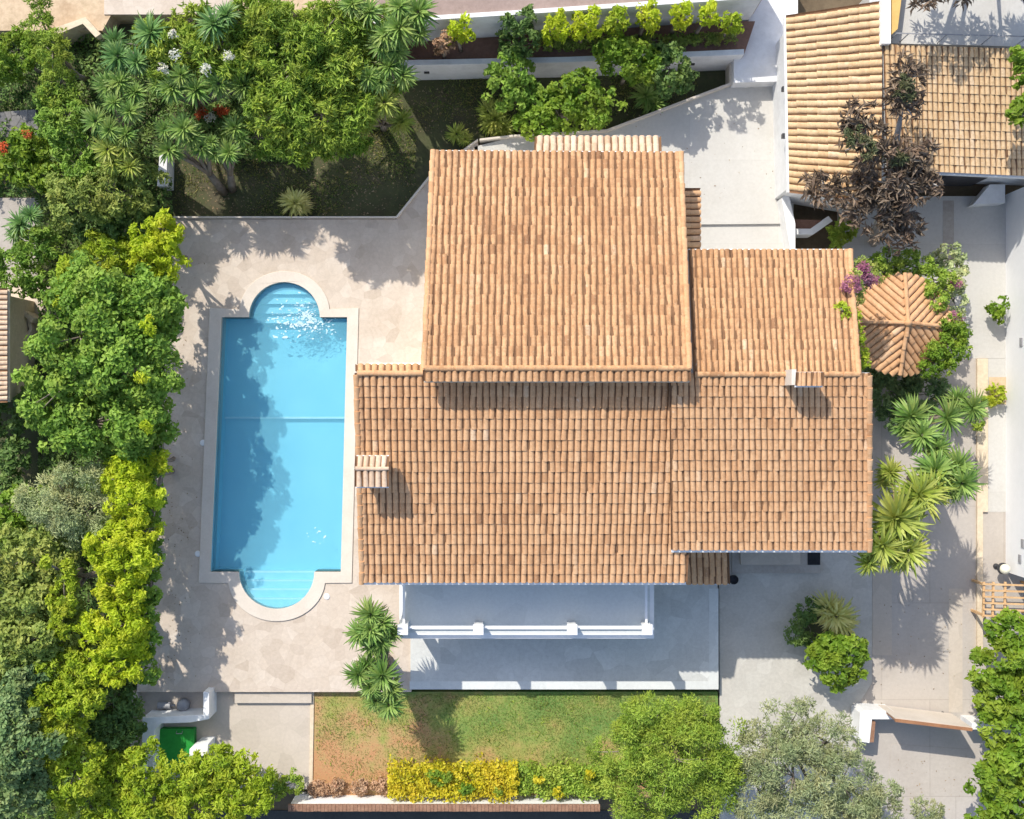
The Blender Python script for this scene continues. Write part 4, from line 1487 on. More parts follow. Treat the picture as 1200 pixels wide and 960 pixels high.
# left neighbour: tiled roof edge, hexagonal planter, white chair
nl = empty('neighbour_shed', W(-15, 405, 0), 'low shed under a tiled roof at the left picture edge', 'shed')
mb = MB()
mb.box(W(-60, 0, 2.2).x, W(3, 0, 2.2).x, W(0, 468, 2.2).y, W(0, 345, 2.2).y, -0.3, 2.1)
mb.build('walls', M['beige'], nl)
T(nl, W(-60, 472, 2.7), W(-60, 338, 2.7), W(9, 470, 2.3), W(9, 340, 2.3), 22, 4, mat='tilepale', thick=0.1, slabmat='beige')
slab('neighbour_patio', [(-40, 330), (70, 330), (70, 410), (30, 410), (-40, 410)], -0.2, -0.5, M['deck'])
slab('neighbour_yard', [(-40, 410.2), (45, 410.2), (45, 590), (-40, 590)], -0.2, -0.5, M['soil'])
slab('grey_slab', [(-40, 232), (45, 232), (45, 330), (-40, 330)], -0.2, -0.5, M['strip'])
hexo = [(8, 366), (20, 360), (34, 370), (38, 386), (30, 401), (16, 398), (8, 388)]
hexi = [(11, 370), (20, 365), (31, 373), (34, 386), (28, 395), (17, 393), (11, 386)]
mb = MB()
mb.prism([W(x, y, 0.4).xy for x, y in hexo], -0.2, 0.4, [[W(x, y, 0.4).xy for x, y in hexi]])
hp = mb.build('planter', M['beige'], bevel=0.01)
tag(hp, 'beige many sided planter beside the neighbour shed', 'planter', None, 'thing')
mb = MB()
mb.prism([W(x, y, 0.3).xy for x, y in hexi], -0.1, 0.3)
mb.build('soil', M['redsoil'], hp)
mb = MB()
mb.prism([W(x, y, 0.6).xy for x, y in [(10, 355), (14, 352), (40, 373), (37, 378)]], -0.2, 0.6)
tag(mb.build('low_wall', M['beige']), 'slanting beige low wall above the many sided planter', 'wall', None, 'thing')
# garden chair
cp = W(14, 424, 0.45)
cz = -0.2
chair = empty('garden_chair', (cp.x, cp.y, cz), 'white plastic garden chair in the dark yard by the shed', 'chair')
mb = MB()
mb.lathe((cp.x, cp.y, cz + 0.4), [(0.21, 0), (0.24, 0.02), (0.22, 0.04), (0.05, 0.03)], 20)
mb.build('seat', M['plasticwhite'], chair)
mb = MB()
pts = [(cp.x + 0.3 * math.cos(math.radians(a)), cp.y + 0.3 * math.sin(math.radians(a)), cz + 0.7) for a in range(-110, 111, 20)]
mb.tube(pts, [0.035] * len(pts), 8)
for a in range(-80, 81, 20):
    x, y = cp.x + 0.29 * math.cos(math.radians(a)), cp.y + 0.29 * math.sin(math.radians(a))
    mb.bar((cp.x + 0.2 * math.cos(math.radians(a)), cp.y + 0.2 * math.sin(math.radians(a)), cz + 0.42), (x, y, cz + 0.7), 0.03, 0.02)
mb.build('backrest', M['plasticwhite'], chair)
for sx, sy in ((1, 1), (1, -1), (-1, 1), (-1, -1)):
    m2 = MB()
    m2.bar((cp.x + sx * 0.18, cp.y + sy * 0.18, cz), (cp.x + sx * 0.13, cp.y + sy * 0.13, cz + 0.42), 0.035, 0.035)
    m2.build('leg', M['plasticwhite'], chair)

exec_trees = True
# ------------------------------------------------------------------ trees and shrubs
# --- left boundary, from the top
tree('shrub', 'lacy bright green shrub at the top left corner beside sandy soil', 'shrub', [(18, 62, 26, 22, 2.4), (48, 58, 24, 20, 2.6), (8, 85, 20, 15, 1.6)], 'f_bright', 'spray')
tree('conifer', 'tall narrow mid green tree rising at the sandy top left yard', 'tree', [(46, 20, 14, 30, 3.6), (62, 62, 18, 24, 3.6), (70, 100, 22, 26, 3.2)], 'f_mid', 'fine')
tree('broadleaf_tree', 'mid green tree between stone wall and yucca trees', 'tree', [(75, 150, 28, 28, 3.6), (92, 195, 26, 30, 3.4), (60, 118, 16, 20, 3.0)], 'f_green', 'spray')
tree('hibiscus_bush', 'glossy green bush with orange red flowers at the left edge', 'bush', [(34, 172, 24, 22, 1.8), (22, 198, 26, 20, 1.6), (48, 205, 22, 16, 1.7)], 'f_bright', 'big', extra=[('f_red', 'blossom', 'small', [(4, 174, 7, 6, 2.0), (32, 158, 4, 4, 2.0)])])
tree('mixed_shrub', 'dark sparse shrub with grey green leaves below the yucca trees', 'shrub', [(95, 238, 40, 30, 3.8), (135, 228, 34, 30, 3.6), (165, 215, 22, 26, 3.4)], 'f_moss', 'spray', dens=0.8)
tree('dark_shrub', 'dark leafy shrub left of the uppermost golden tree', 'shrub', [(148, 258, 36, 22, 2.8), (110, 268, 30, 16, 2.4)], 'f_dark', 'broad')
tree('broadleaf_shrub', 'broad green shrub above the neighbour shed', 'shrub', [(48, 288, 24, 22, 2.2), (22, 318, 28, 26, 2.2), (50, 335, 20, 18, 2.0)], 'f_green', 'spray')
yucca('cordyline', 'dark spiky plant with pale stems on grey slab at the left', 'plant', [(24, 262, 15, 1.8), (36, 252, 13, 2.0), (18, 275, 12, 1.4)], 'f_yuccadark', (26, 268), -0.2, bark='palebark')
tree('golden_tree', 'uppermost golden tree at the upper left deck corner', 'tree', [(192, 270, 22, 18, 3.9), (186, 300, 30, 24, 3.9), (172, 288, 20, 20, 3.7)], 'f_gold', 'spray', group='golden trees along the left boundary')
tree('shade_hedge', 'hedge added beneath the golden and laurel trees to shade the deck edge', 'hedge', [(183 - i * 0.95, 300 + i * 30, 17, 22, 3.2) for i in range(17)], 'f_green', 'broad', dens=0.8)  # added under the crowns so that the deck edge falls into shade
tree('golden_shrub', 'yellow green shrub left of the uppermost golden tree', 'shrub', [(122, 300, 32, 22, 3.0), (98, 322, 28, 20, 2.8), (80, 345, 16, 16, 2.4)], 'f_goldgreen', 'spray')
tree('laurel_tree', 'large dense dark green tree left of the pool', 'tree', [(135, 345, 62, 40, 5.0), (165, 372, 44, 42, 4.6), (95, 395, 55, 45, 5.6), (150, 430, 52, 50, 5.2), (80, 450, 50, 48, 5.2), (110, 495, 66, 42, 5.0), (165, 485, 36, 40, 4.4), (190, 360, 22, 34, 3.8)], 'f_green', 'broad', dens=1.05,
     extra=[('f_gold', 'golden_leaves', 'spray', [(174, 384, 9, 11, 5.0), (166, 444, 6, 8, 5.1), (175, 500, 10, 8, 4.7)])])
tree('olive_tree', 'silvery grey olive tree beneath the large dark tree on the left', 'tree', [(80, 582, 44, 40, 4.6), (100, 600, 30, 32, 4.2), (66, 600, 30, 34, 4.2)], 'f_olivedark', 'olive', dens=0.9)
tree('bright_shrub', 'bright green bush at the left edge beside the grey olive tree', 'bush', [(22, 596, 26, 22, 2.6), (42, 585, 20, 16, 2.6), (10, 620, 16, 20, 2.2)], 'f_bright', 'broad')
tree('golden_tree', 'golden tree right of the grey olive with a stray branch over the deck', 'tree', [(155, 548, 28, 22, 4.1), (158, 580, 30, 26, 4.3), (148, 562, 24, 24, 4.3), (193, 543, 9, 12, 3.7)], 'f_gold', 'spray', group='golden trees along the left boundary')
tree('golden_tree', 'golden tree level with the lower pool end', 'tree', [(158, 622, 28, 24, 4.1), (130, 640, 28, 24, 4.4), (150, 655, 32, 26, 4.3), (142, 690, 28, 24, 4.1)], 'f_gold', 'spray', group='golden trees along the left boundary')
tree('golden_tree', 'golden tree leaning to the deck above the pump enclosure', 'tree', [(138, 728, 34, 26, 4.3), (120, 745, 26, 24, 4.3), (140, 770, 26, 34, 4.1), (158, 745, 18, 30, 3.7)], 'f_gold', 'spray', group='golden trees along the left boundary')
tree('oak_tree', 'dull mossy green tree at the left edge below the olive', 'tree', [(28, 655, 40, 36, 4.4), (58, 668, 30, 34, 4.2), (35, 705, 44, 34, 4.4), (75, 715, 24, 40, 4.0)], 'f_moss', 'broad')
tree('golden_sprout', 'sparse golden tree rising through the mossy green tree', 'tree', [(76, 700, 14, 22, 4.4), (80, 665, 10, 10, 4.2), (55, 660, 7, 8, 4.6), (72, 730, 12, 18, 4.2)], 'f_goldgreen', 'spray', dens=0.9)
tree('pine_tree', 'dark green tree at the left edge above the bluish tree', 'tree', [(25, 755, 36, 26, 4.6), (12, 775, 26, 34, 4.6), (85, 760, 30, 26, 3.0)], 'f_moss', 'broad')
tree('bluish_tree', 'large bluish dark tree in the lower left corner', 'tree', [(18, 830, 36, 36, 5.0), (22, 875, 36, 36, 5.0), (8, 920, 34, 40, 4.8), (40, 925, 22, 28, 4.2), (22, 800, 30, 22, 4.6)], 'f_blue', 'broad')
tree('golden_hedge', 'tall yellow green hedge tree left of the dark laurel shrub', 'tree', [(72, 790, 36, 28, 4.2), (62, 828, 28, 32, 4.4), (85, 820, 30, 28, 4.2), (72, 870, 24, 36, 4.2), (95, 790, 22, 18, 4.0), (88, 905, 30, 40, 4.0)], 'f_goldgreen', 'spray')
tree('laurel_shrub', 'dark glossy shrub between yellow green hedge and pump enclosure', 'shrub', [(132, 825, 30, 34, 2.6), (140, 858, 24, 28, 2.4), (120, 860, 22, 24, 2.6)], 'f_dark', 'broad')
tree('golden_bush', 'wide golden bush left of the green pump cover at the bottom edge', 'bush', [(135, 915, 38, 34, 3.0), (165, 905, 26, 28, 3.0), (110, 945, 36, 28, 3.0), (165, 945, 34, 26, 3.0)], 'f_goldgreen', 'spray', group='golden bushes along the bottom edge')
tree('golden_bush', 'wide golden bush below the pump enclosure at the bottom edge', 'bush', [(215, 915, 34, 28, 2.8), (250, 905, 34, 26, 2.8), (285, 905, 34, 28, 2.6), (230, 945, 44, 22, 2.8), (290, 935, 24, 24, 2.6)], 'f_goldgreen', 'spray', group='golden bushes along the bottom edge')
tree('clipped_bush', 'small clipped green bush at the left end of the front wall', 'bush', [(340, 918, 15, 13, 1.1), (322, 922, 12, 12, 1.0)], 'f_mid', 'small')

# --- upper garden
def Yc(label, heads, mat, base, zg=-0.25):
    yucca('yucca_tree', label, 'yucca', heads, mat, base, zg, 'yucca trees in the upper left garden')


Yc('yucca tree with eight crowded green heads left of the pale wall stub', [(126, 100, 15, 4.3), (140, 96, 14, 4.4), (158, 108, 15, 4.3), (112, 142, 15, 4.1), (134, 120, 14, 4.4), (152, 130, 14, 4.3), (128, 152, 13, 4.1), (148, 158, 14, 4.0)], 'f_yucca', (150, 175))
Yc('small yucca tree of four yellowish heads beside the sparse dark shrub', [(126, 175, 17, 3.8), (132, 190, 14, 3.7), (152, 195, 14, 3.6), (146, 172, 13, 3.8)], 'f_yuccabright', (160, 210))
Yc('yucca tree with leaning stems right of the pale wall stub', [(193, 152, 14, 3.7), (214, 150, 16, 3.9), (224, 160, 14, 3.7), (198, 176, 14, 3.4), (236, 172, 14, 3.5)], 'f_yucca', (262, 225))
Yc('yucca tree with greyish heads above the leaning trunks', [(275, 150, 15, 3.6), (268, 178, 16, 3.4), (252, 180, 13, 3.3), (282, 162, 12, 3.5), (248, 166, 11, 3.5)], 'f_yucca', (272, 222))
Yc('yucca tree with large heads below the white blossoms', [(202, 102, 18, 4.5), (230, 105, 18, 4.5), (256, 98, 15, 4.5), (286, 100, 16, 4.5), (186, 98, 14, 4.3), (212, 88, 15, 4.7)], 'f_yucca', (235, 135))
Yc('yucca tree with fan heads at the top beside the concrete pad', [(176, 38, 18, 4.9), (138, 66, 20, 4.5), (160, 72, 15, 4.5), (250, 28, 18, 5.3), (265, 18, 14, 5.3), (135, 48, 16, 4.3)], 'f_yuccadark', (190, 65))
Yc('yucca tree with broad pale heads along the top right', [(432, 14, 19, 5.5), (468, 32, 19, 5.5), (490, 14, 18, 5.5), (452, 40, 15, 5.4), (490, 38, 14, 5.2), (412, 4, 16, 5.5), (468, 8, 14, 5.7)], 'f_yucca', (450, 60))
Yc('yucca tree with pale heads at the right end of the dense garden', [(448, 52, 15, 5.1), (466, 60, 16, 5.0), (472, 88, 17, 4.7), (456, 78, 15, 4.9), (432, 90, 17, 4.8), (446, 96, 15, 4.7)], 'f_yucca', (450, 105))
Yc('yucca tree with lowest heads overlooking the dark soil', [(432, 130, 17, 4.2), (450, 120, 15, 4.3), (428, 146, 12, 3.9), (470, 142, 13, 2.5)], 'f_yuccabright', (450, 150))
tree('oleander_tree', 'tall green tree with white blossoms beyond the yucca heads', 'tree', [(210, 58, 36, 30, 5.2), (255, 60, 36, 30, 5.4), (200, 80, 32, 24, 4.8), (290, 75, 34, 30, 5.2), (225, 30, 28, 22, 5.0), (180, 55, 24, 26, 4.6)], 'f_mid', 'lance',
     extra=[('f_white', 'blossom', 'small', [(269, 66, 6, 5, 5.7), (203, 40, 3.5, 3.5, 5.4), (190, 80, 4, 4, 5.1), (242, 82, 4, 4, 5.6), (206, 64, 3.5, 3, 5.5), (252, 20, 3, 3, 5.3)])])
tree('pittosporum_tree', 'broad dense mid green tree in the middle of the upper garden', 'tree', [(330, 40, 44, 36, 5.6), (380, 40, 44, 36, 5.8), (345, 85, 46, 40, 5.6), (395, 85, 40, 42, 5.4), (330, 130, 40, 34, 5.4), (375, 140, 42, 34, 5.3), (415, 130, 24, 30, 5.0), (345, 170, 28, 20, 4.8), (390, 165, 24, 16, 4.4), (310, 100, 26, 34, 4.8), (300, 20, 34, 26, 5.2)], 'f_mid', 'lance', dens=1.3)
tree('dark_evergreen', 'dark lower foliage under the dense tree facing the deck, with lobes added for shade', 'bush', [(300, 160, 30, 20, 3.0), (400, 165, 30, 18, 2.6), (425, 110, 18, 24, 3.2), (446, 48, 30, 30, 4.2), (456, 92, 20, 24, 3.7), (470, 25, 26, 20, 4.2)], 'f_green', 'lance', dens=0.8)  # lobes below the yuccas are added to cast shade over the garden
tree('red_flower_shrub', 'shrub with pinkish red flowers between two yucca trees', 'shrub', [(250, 138, 16, 10, 1.8)], 'f_dark', 'broad', extra=[('f_red', 'blossom', 'small', [(238, 134, 8, 6, 2.0), (256, 130, 10, 5, 2.0)]), ('f_white', 'pale_blossom', 'small', [(246, 138, 7, 4, 2.05)])])
yucca('grass_clump', 'sunlit yellow grass tuft on the dark soil above the deck kerb', 'grass clump', [(346, 238, 17, 0.15), (340, 234, 10, 0.1), (353, 243, 11, 0.1)], 'f_tuft', (346, 240), -0.25)
yucca('grass_clump', 'small pale grass tuft near the corner kerb of the dark garden', 'grass clump', [(535, 157, 12, 0.1), (545, 163, 9, 0.1)], 'f_yuccabright', (538, 160), -0.25)
# small trees beside the forecourt
tree('citrus_tree', 'round citrus tree left of the three small trees behind the villa', 'tree', [(600, 92, 30, 30, 2.6), (612, 110, 22, 20, 2.3)], 'f_green', 'broad', group='small trees behind the villa')
tree('citrus_tree', 'widest small tree touching the forecourt kerb behind the villa', 'tree', [(675, 105, 26, 22, 2.8), (700, 125, 26, 24, 2.6), (655, 135, 30, 26, 2.5), (630, 145, 24, 20, 2.2)], 'f_bright', 'broad', dens=0.95, group='small trees behind the villa')
tree('citrus_tree', 'small green tree in front of the retaining wall lamp', 'tree', [(735, 72, 32, 26, 2.9), (725, 66, 22, 20, 2.9), (752, 82, 18, 16, 2.5)], 'f_bright', 'broad', group='small trees behind the villa')
tree('citrus_tree', 'darker small tree at the right end of the garden trees', 'tree', [(785, 82, 26, 22, 2.6), (790, 98, 22, 14, 2.3), (780, 62, 14, 14, 2.5)], 'f_dark', 'broad', group='small trees behind the villa')
yucca('grass_clump', 'large arching yellow green grass clump left of the forecourt trees', 'grass clump', [(580, 140, 17, 0.2), (572, 130, 13, 0.2), (590, 150, 14, 0.1), (584, 128, 12, 0.2), (574, 146, 12, 0.1)], 'f_yuccabright', (582, 142), -0.25)
yucca('grass_clump', 'arching grass clump between two small garden trees', 'grass clump', [(757, 112, 18, 0.2), (766, 122, 13, 0.1)], 'f_yucca', (760, 116), -0.25)
# yellow shrubs of the planter bed
for i, (x, y, r, top, mk, lab) in enumerate([
    (540, 42, 14, 2.3, 'f_gold', 'upright yellow shrub at the left end of the planter bed'),
    (520, 56, 10, 1.7, 'f_dry', 'brownish dry shrub beside the leftmost yellow shrub'),
    (612, 48, 24, 2.2, 'f_dark', 'dark green shrub in the planter bed above the citrus tree'),
    (652, 38, 16, 2.5, 'f_gold', 'yellow shrub with tall sprig right of the dark planter shrub'),
    (688, 34, 17, 2.5, 'f_gold', 'wide yellow shrub near the middle of the planter bed'),
    (724, 30, 14, 2.4, 'f_goldgreen', 'yellow green shrub right of the wide yellow one'),
    (760, 24, 14, 2.5, 'f_gold', 'thin yellow shrub against the boundary wall'),
    (798, 22, 12, 2.4, 'f_gold', 'small yellow shrub left of the brightest one'),
    (830, 20, 11, 2.5, 'f_gold', 'brightest narrow yellow shrub near the ramp'),
    (858, 30, 11, 2.0, 'f_goldgreen', 'last sparse shrub at the ramp end of the planter bed')]):
    tree('planter_shrub', lab, 'shrub', [(x, y, r, r * 0.8, top + 0.7), (x + r * 0.3, y - r * 0.9, r * 0.5, r * 0.7, top + 1.4), (x - r * 0.5, y + r * 0.3, r * 0.6, r * 0.5, top + 0.2), (x - r * 0.6, y - r * 0.7, r * 0.35, r * 0.5, top + 1.2)], mk, 'spray', zg=1.2, group='shrubs of the planter bed', dens=0.75)
tree('creeping_hedge', 'low dark creeping hedge along the planter bed', 'hedge', [(640 + 26 * i, 52 - i * 0.9, 18, 7, 1.55) for i in range(9)], 'f_moss', 'small', zg=1.2, dens=0.6)

# --- around the gazebo and the east lane
tree('bronze_tree', 'bronze leaved tree with pale forked trunk over the garage roof', 'tree', [(1062, 92, 22, 26, 5.6), (1058, 122, 22, 18, 5.3), (1005, 135, 20, 20, 5.4), (1015, 165, 30, 26, 5.4), (1060, 182, 28, 20, 5.0), (1040, 215, 36, 26, 4.8), (1070, 215, 30, 24, 4.6), (965, 222, 26, 18, 4.6), (1000, 232, 26, 22, 4.4), (1030, 252, 36, 30, 4.2), (1055, 268, 24, 24, 3.9), (1090, 215, 14, 14, 4.6)], 'f_bronze', 'lance', base=(1024, 285), bark='palebark', trunk_r=0.13, dens=0.6, leafk=1.3, thick=0.6,
     extra=[('f_bronzegreen', 'green_leaves', 'lance', [(1062, 105, 14, 18, 5.65), (1010, 172, 16, 14, 5.5), (1045, 185, 16, 10, 5.1), (1000, 160, 12, 10, 5.5)])])
tree('hibiscus_bush', 'small bright bush beneath the bronze tree beside the planter', 'bush', [(988, 270, 15, 14, 1.3), (982, 280, 12, 10, 1.1)], 'f_mid', 'big')
tree('bougainvillea', 'pink flowering vine between the villa roof and gazebo', 'vine', [(1012, 326, 16, 18, 5.4), (1000, 340, 12, 20, 6.4), (1004, 312, 12, 10, 5.6)], 'f_moss', 'small', dens=0.6, extra=[('f_pink', 'blossom', 'small', [(1013, 318, 14, 12, 5.75), (999, 333, 10, 12, 6.7), (1020, 330, 9, 11, 5.4)])])
tree('climbing_vine', 'green vine over the top edge of the gazebo roof', 'vine', [(1040, 308, 22, 14, 2.8), (1068, 312, 24, 15, 2.9), (1094, 328, 20, 18, 3.1), (1096, 350, 16, 16, 3.3), (1030, 318, 14, 12, 3.0)], 'f_mid', 'small', dens=0.8)
tree('grey_shrub', 'grey green shrub with pink flowers right of the gazebo', 'shrub', [(1110, 305, 20, 18, 2.0), (1118, 325, 16, 20, 2.3), (1118, 355, 14, 20, 2.4)], 'f_olivedark', 'broad', dens=0.7, extra=[('f_pink', 'blossom', 'small', [(1117, 335, 9, 7, 2.8), (1120, 372, 10, 9, 2.8)])])
tree('climbing_vine', 'orange tinged vine on the left edge of the gazebo', 'vine', [(988, 365, 12, 10, 6.75), (999, 376, 8, 14, 6.5), (1004, 402, 8, 18, 6.3), (1009, 424, 8, 14, 6.0)], 'f_goldgreen', 'small', dens=0.7)
tree('climbing_vine', 'bright yellow green vine hugging the lower right of the gazebo', 'vine', [(1112, 404, 18, 25, 3.4), (1098, 424, 22, 17, 3.35), (1122, 392, 11, 20, 3.1), (1114, 378, 10, 10, 3.4), (1094, 410, 12, 10, 3.4)], 'f_bright', 'small', dens=0.9)
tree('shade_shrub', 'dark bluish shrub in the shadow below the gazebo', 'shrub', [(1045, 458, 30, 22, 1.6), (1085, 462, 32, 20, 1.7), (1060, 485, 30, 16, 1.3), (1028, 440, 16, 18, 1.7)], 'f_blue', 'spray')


def Ye(label, heads, mat, base):
    yucca('yucca_tree', label, 'yucca', heads, mat, base, 0.0, 'yucca trees along the east lane')


Ye('yucca tree with several heads just below the gazebo shade', [(1068, 488, 20, 3.9), (1080, 510, 22, 4.1), (1062, 500, 16, 3.7), (1098, 525, 18, 4.1), (1110, 490, 20, 3.3), (1140, 478, 20, 2.9), (1122, 468, 16, 2.7)], 'f_yucca', (1075, 500))
Ye('yucca tree with heads spreading over the kerb', [(1096, 552, 22, 4.5), (1122, 546, 17, 4.4), (1128, 566, 22, 4.6), (1112, 572, 15, 4.4)], 'f_yucca', (1090, 545))
Ye('yucca tree with the largest yellow green head', [(1078, 580, 30, 4.9), (1092, 572, 20, 4.7)], 'f_yuccabright', (1066, 560))
Ye('yucca tree with wide bright head beside the roof edge', [(1050, 608, 29, 5.1), (1062, 614, 20, 4.9)], 'f_yuccabright', (1042, 580))
Ye('yucca tree with lowest heads at the lower right roof corner', [(1034, 640, 21, 5.2), (1064, 645, 22, 5.1), (1018, 660, 17, 4.9), (1052, 656, 16, 4.9), (1040, 628, 16, 5.1)], 'f_yuccabright', (1036, 610))
Ye('single small yucca head close to the villa wall', [(1043, 553, 15, 2.7), (1038, 562, 12, 2.6)], 'f_yuccabright', (1042, 552))
tree('wall_shrub', 'small bright green shrub against the white neighbour wall', 'shrub', [(1169, 362, 10, 14, 0.9)], 'f_bright', 'broad')
tree('wall_shrub', 'dry yellowish shrub in a bare patch by the white neighbour wall', 'shrub', [(1168, 462, 10, 12, 0.6), (1160, 470, 6, 8, 0.4)], 'f_goldgreen', 'broad', dens=0.6)
slab('bare_patch', [(1159, 442), (1180, 442), (1180, 474), (1159, 474)], 0.03, -0.1, M['sand'])
tree('garden_hedge', 'short yellow green hedge row beside the kerb near the yuccas', 'hedge', [(1146, 470 + 12 * i, 7, 8, 0.8) for i in range(3)], 'f_mid', 'small')
tree('terrace_tree', 'dark leaved tree reaching in over the roof terrace at the top edge', 'tree', [(1082, 2, 14, 9, 5.6), (1118, -38, 44, 34, 6.2), (1172, -40, 42, 32, 6.2), (1225, -35, 40, 34, 6.0)], 'f_bronze', 'lance', base=(1150, -60), dens=0.7)
tree('dark_shrub', 'dark shrub at the left edge in the shaded yard below the shed', 'shrub', [(8, 500, 20, 26, 1.6), (18, 540, 20, 24, 1.6), (4, 560, 18, 20, 1.4), (28, 470, 10, 14, 1.5)], 'f_dark', 'broad')
tree('edge_tree', 'green branches hanging in at the right edge over the annexe roof', 'tree', [(1200, 65, 16, 12, 5.2), (1205, 95, 14, 26, 5.2), (1198, 132, 18, 14, 5.0)], 'f_bright', 'big', base=(1245, 100))
# --- driveway
tree('round_bush', 'round bright green bush on the sunlit driveway', 'bush', [(985, 772, 31, 28, 1.9), (978, 765, 22, 20, 2.0)], 'f_bright', 'big', dens=1.5, leafk=0.9)
yucca('grass_clump', 'yellowing spiky tuft above the round driveway bush', 'grass clump', [(980, 722, 20, 1.0), (970, 714, 17, 0.9), (988, 732, 14, 0.8)], 'f_tuft', (976, 722))
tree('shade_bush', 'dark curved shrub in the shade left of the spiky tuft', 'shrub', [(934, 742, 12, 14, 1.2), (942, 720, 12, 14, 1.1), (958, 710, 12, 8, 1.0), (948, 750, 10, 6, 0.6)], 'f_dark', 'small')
slab('shade_patch', [(940, 722), (962, 714), (985, 716), (996, 735), (1000, 762), (985, 778), (962, 772), (955, 750), (938, 748)], 0.02, -0.1, M['soil'])  # dark patch painting the shade around the tuft and bush
# --- lawn and bottom edge
yucca('yucca_tree', 'yucca tree with two tiers of heads between pool deck and terrace', 'yucca', [(434, 720, 17, 4.0), (448, 730, 16, 3.9), (422, 742, 18, 3.9), (446, 752, 17, 3.7), (458, 742, 14, 3.5), (434, 738, 15, 4.0), (436, 756, 14, 3.6), (420, 790, 18, 3.7), (448, 792, 18, 3.7), (434, 806, 16, 3.6), (458, 808, 16, 3.5), (456, 826, 15, 3.3), (430, 780, 13, 3.6), (440, 822, 14, 3.3)], 'f_yucca', (452, 775), 0.0)
tree('pepper_tree', 'large feathery green tree at the lower right of the lawn', 'tree', [(770, 850, 44, 34, 4.2), (810, 845, 34, 32, 4.0), (740, 880, 40, 38, 4.0), (790, 890, 56, 46, 4.8), (835, 880, 34, 36, 4.0), (760, 925, 56, 40, 4.4), (820, 925, 44, 36, 4.2), (850, 905, 20, 26, 3.4)], 'f_mid', 'fine', dens=0.75)
tree('olive_tree', 'pale silvery olive tree beside the driveway at the bottom edge', 'tree', [(925, 850, 30, 28, 3.6), (900, 880, 34, 34, 3.8), (970, 870, 36, 32, 3.8), (930, 910, 52, 42, 4.6), (985, 915, 42, 40, 4.2), (960, 945, 60, 34, 4.4), (1020, 940, 36, 30, 3.8), (890, 930, 30, 36, 3.8)], 'f_olive', 'olive', dens=0.7)
tree('olive_sprig', 'small grey green bush at the bottom edge right of the olive', 'bush', [(1085, 948, 17, 14, 1.4)], 'f_olive', 'olive')
for i, (x, y) in enumerate([(372, 925), (393, 923), (420, 922), (447, 923)]):
    tree('dry_shrub', ['leftmost dry brown shrub at the bare lawn corner', 'dry brown shrub second from the lawn edging', 'widest dry brown shrub between the other dry ones', 'dry brown shrub touching the yellow hedge'][i], 'shrub', [(x, y, 10, 9, 0.45), (x + 5, y - 2, 6, 7, 0.4)], 'f_dry', 'small', group='dry shrubs along the front wall', dens=0.7)
tree('right_hedge', 'tall bright green hedge along the lower right edge', 'hedge', [(1185, 745, 26, 26, 2.6), (1180, 785, 34, 28, 2.8), (1195, 815, 34, 30, 3.0), (1170, 815, 26, 26, 2.6), (1190, 855, 34, 32, 3.0), (1180, 895, 36, 32, 3.0), (1172, 930, 36, 34, 2.8), (1195, 945, 30, 30, 3.0), (1155, 808, 14, 14, 2.0)], 'f_bright', 'big', dens=1.35, base=(1188, 850))

def hedge(name, label, px0, px1, py0, py1, top, mat, n, leaf=0.12, extra=()):
    A_, B_ = W(px0, py0, top), W(px1, py1, top)
    root = empty(name, ((A_.x + B_.x) / 2, (A_.y + B_.y) / 2, 0), label, 'hedge')
    x = RNG.uniform(A_.x, B_.x, n)
    y = RNG.uniform(B_.y, A_.y, n)
    bump_ = 0.07 * np.sin(x * 5.3 + 1.4 * np.sin(y * 6)) * np.sin(y * 7.1 + x * 2.2) + 0.05 * np.sin(x * 13 + y * 9)
    z = (top - 0.06 + bump_) * np.where(RNG.random(n) < 0.6, RNG.uniform(0.86, 1.03, n), RNG.uniform(0.1, 0.95, n))
    side = RNG.random(n) < 0.3
    y = np.where(side, np.where(RNG.random(n) < 0.5, A_.y, B_.y) + RNG.normal(size=n) * 0.09 + 0.07 * np.sin(x * 4.1) + 0.04 * np.sin(x * 9.7), y)
    P = np.stack([x, y, z], axis=1)
    N = unit(RNG.normal(size=(n, 3)) * 0.55 + np.array([0, 0.15, 1.0]))
    L_ = leaf * RNG.uniform(0.6, 1.3, n)
    tone = np.clip(0.45 + 3.0 * bump_ + RNG.normal(size=n) * 0.22, 0, 1)
    V, F, T_ = leaf_geo(P, N, L_, L_ * 0.55, tone)
    sheet_mesh('foliage', V, F, T_, M[mat], root)
    mb = MB()
    k = int((B_.x - A_.x) / 0.45)
    for i in range(k + 1):
        xx = A_.x + 0.1 + (B_.x - A_.x - 0.2) * i / max(1, k)
        yy = (A_.y + B_.y) / 2 + random.uniform(-.1, .1)
        mb.tube([(xx, yy, -0.05), (xx + random.uniform(-.05, .05), yy, top * 0.5), (xx + random.uniform(-.1, .1), yy, top * 0.85)], [0.025, 0.018, 0.008], 5)
    mb.build('stems', M['bark'], root, fix=False)
    tag(bpy.data.objects[root.name].children[-1], None, None, None, 'stuff')
    for mk, pn, blobs in extra:
        for px, py, rx, ry, tp in blobs:
            r = mlen((rx + ry) / 2, tp)
            g, C = blob_leaves(W(px, py, tp - r * 0.4), (mlen(rx, tp), mlen(ry, tp), r * 0.4), 0.13, 190, flat=0.7)
            sheet_mesh(pn, g[0], g[1], g[2], M[mk], root)


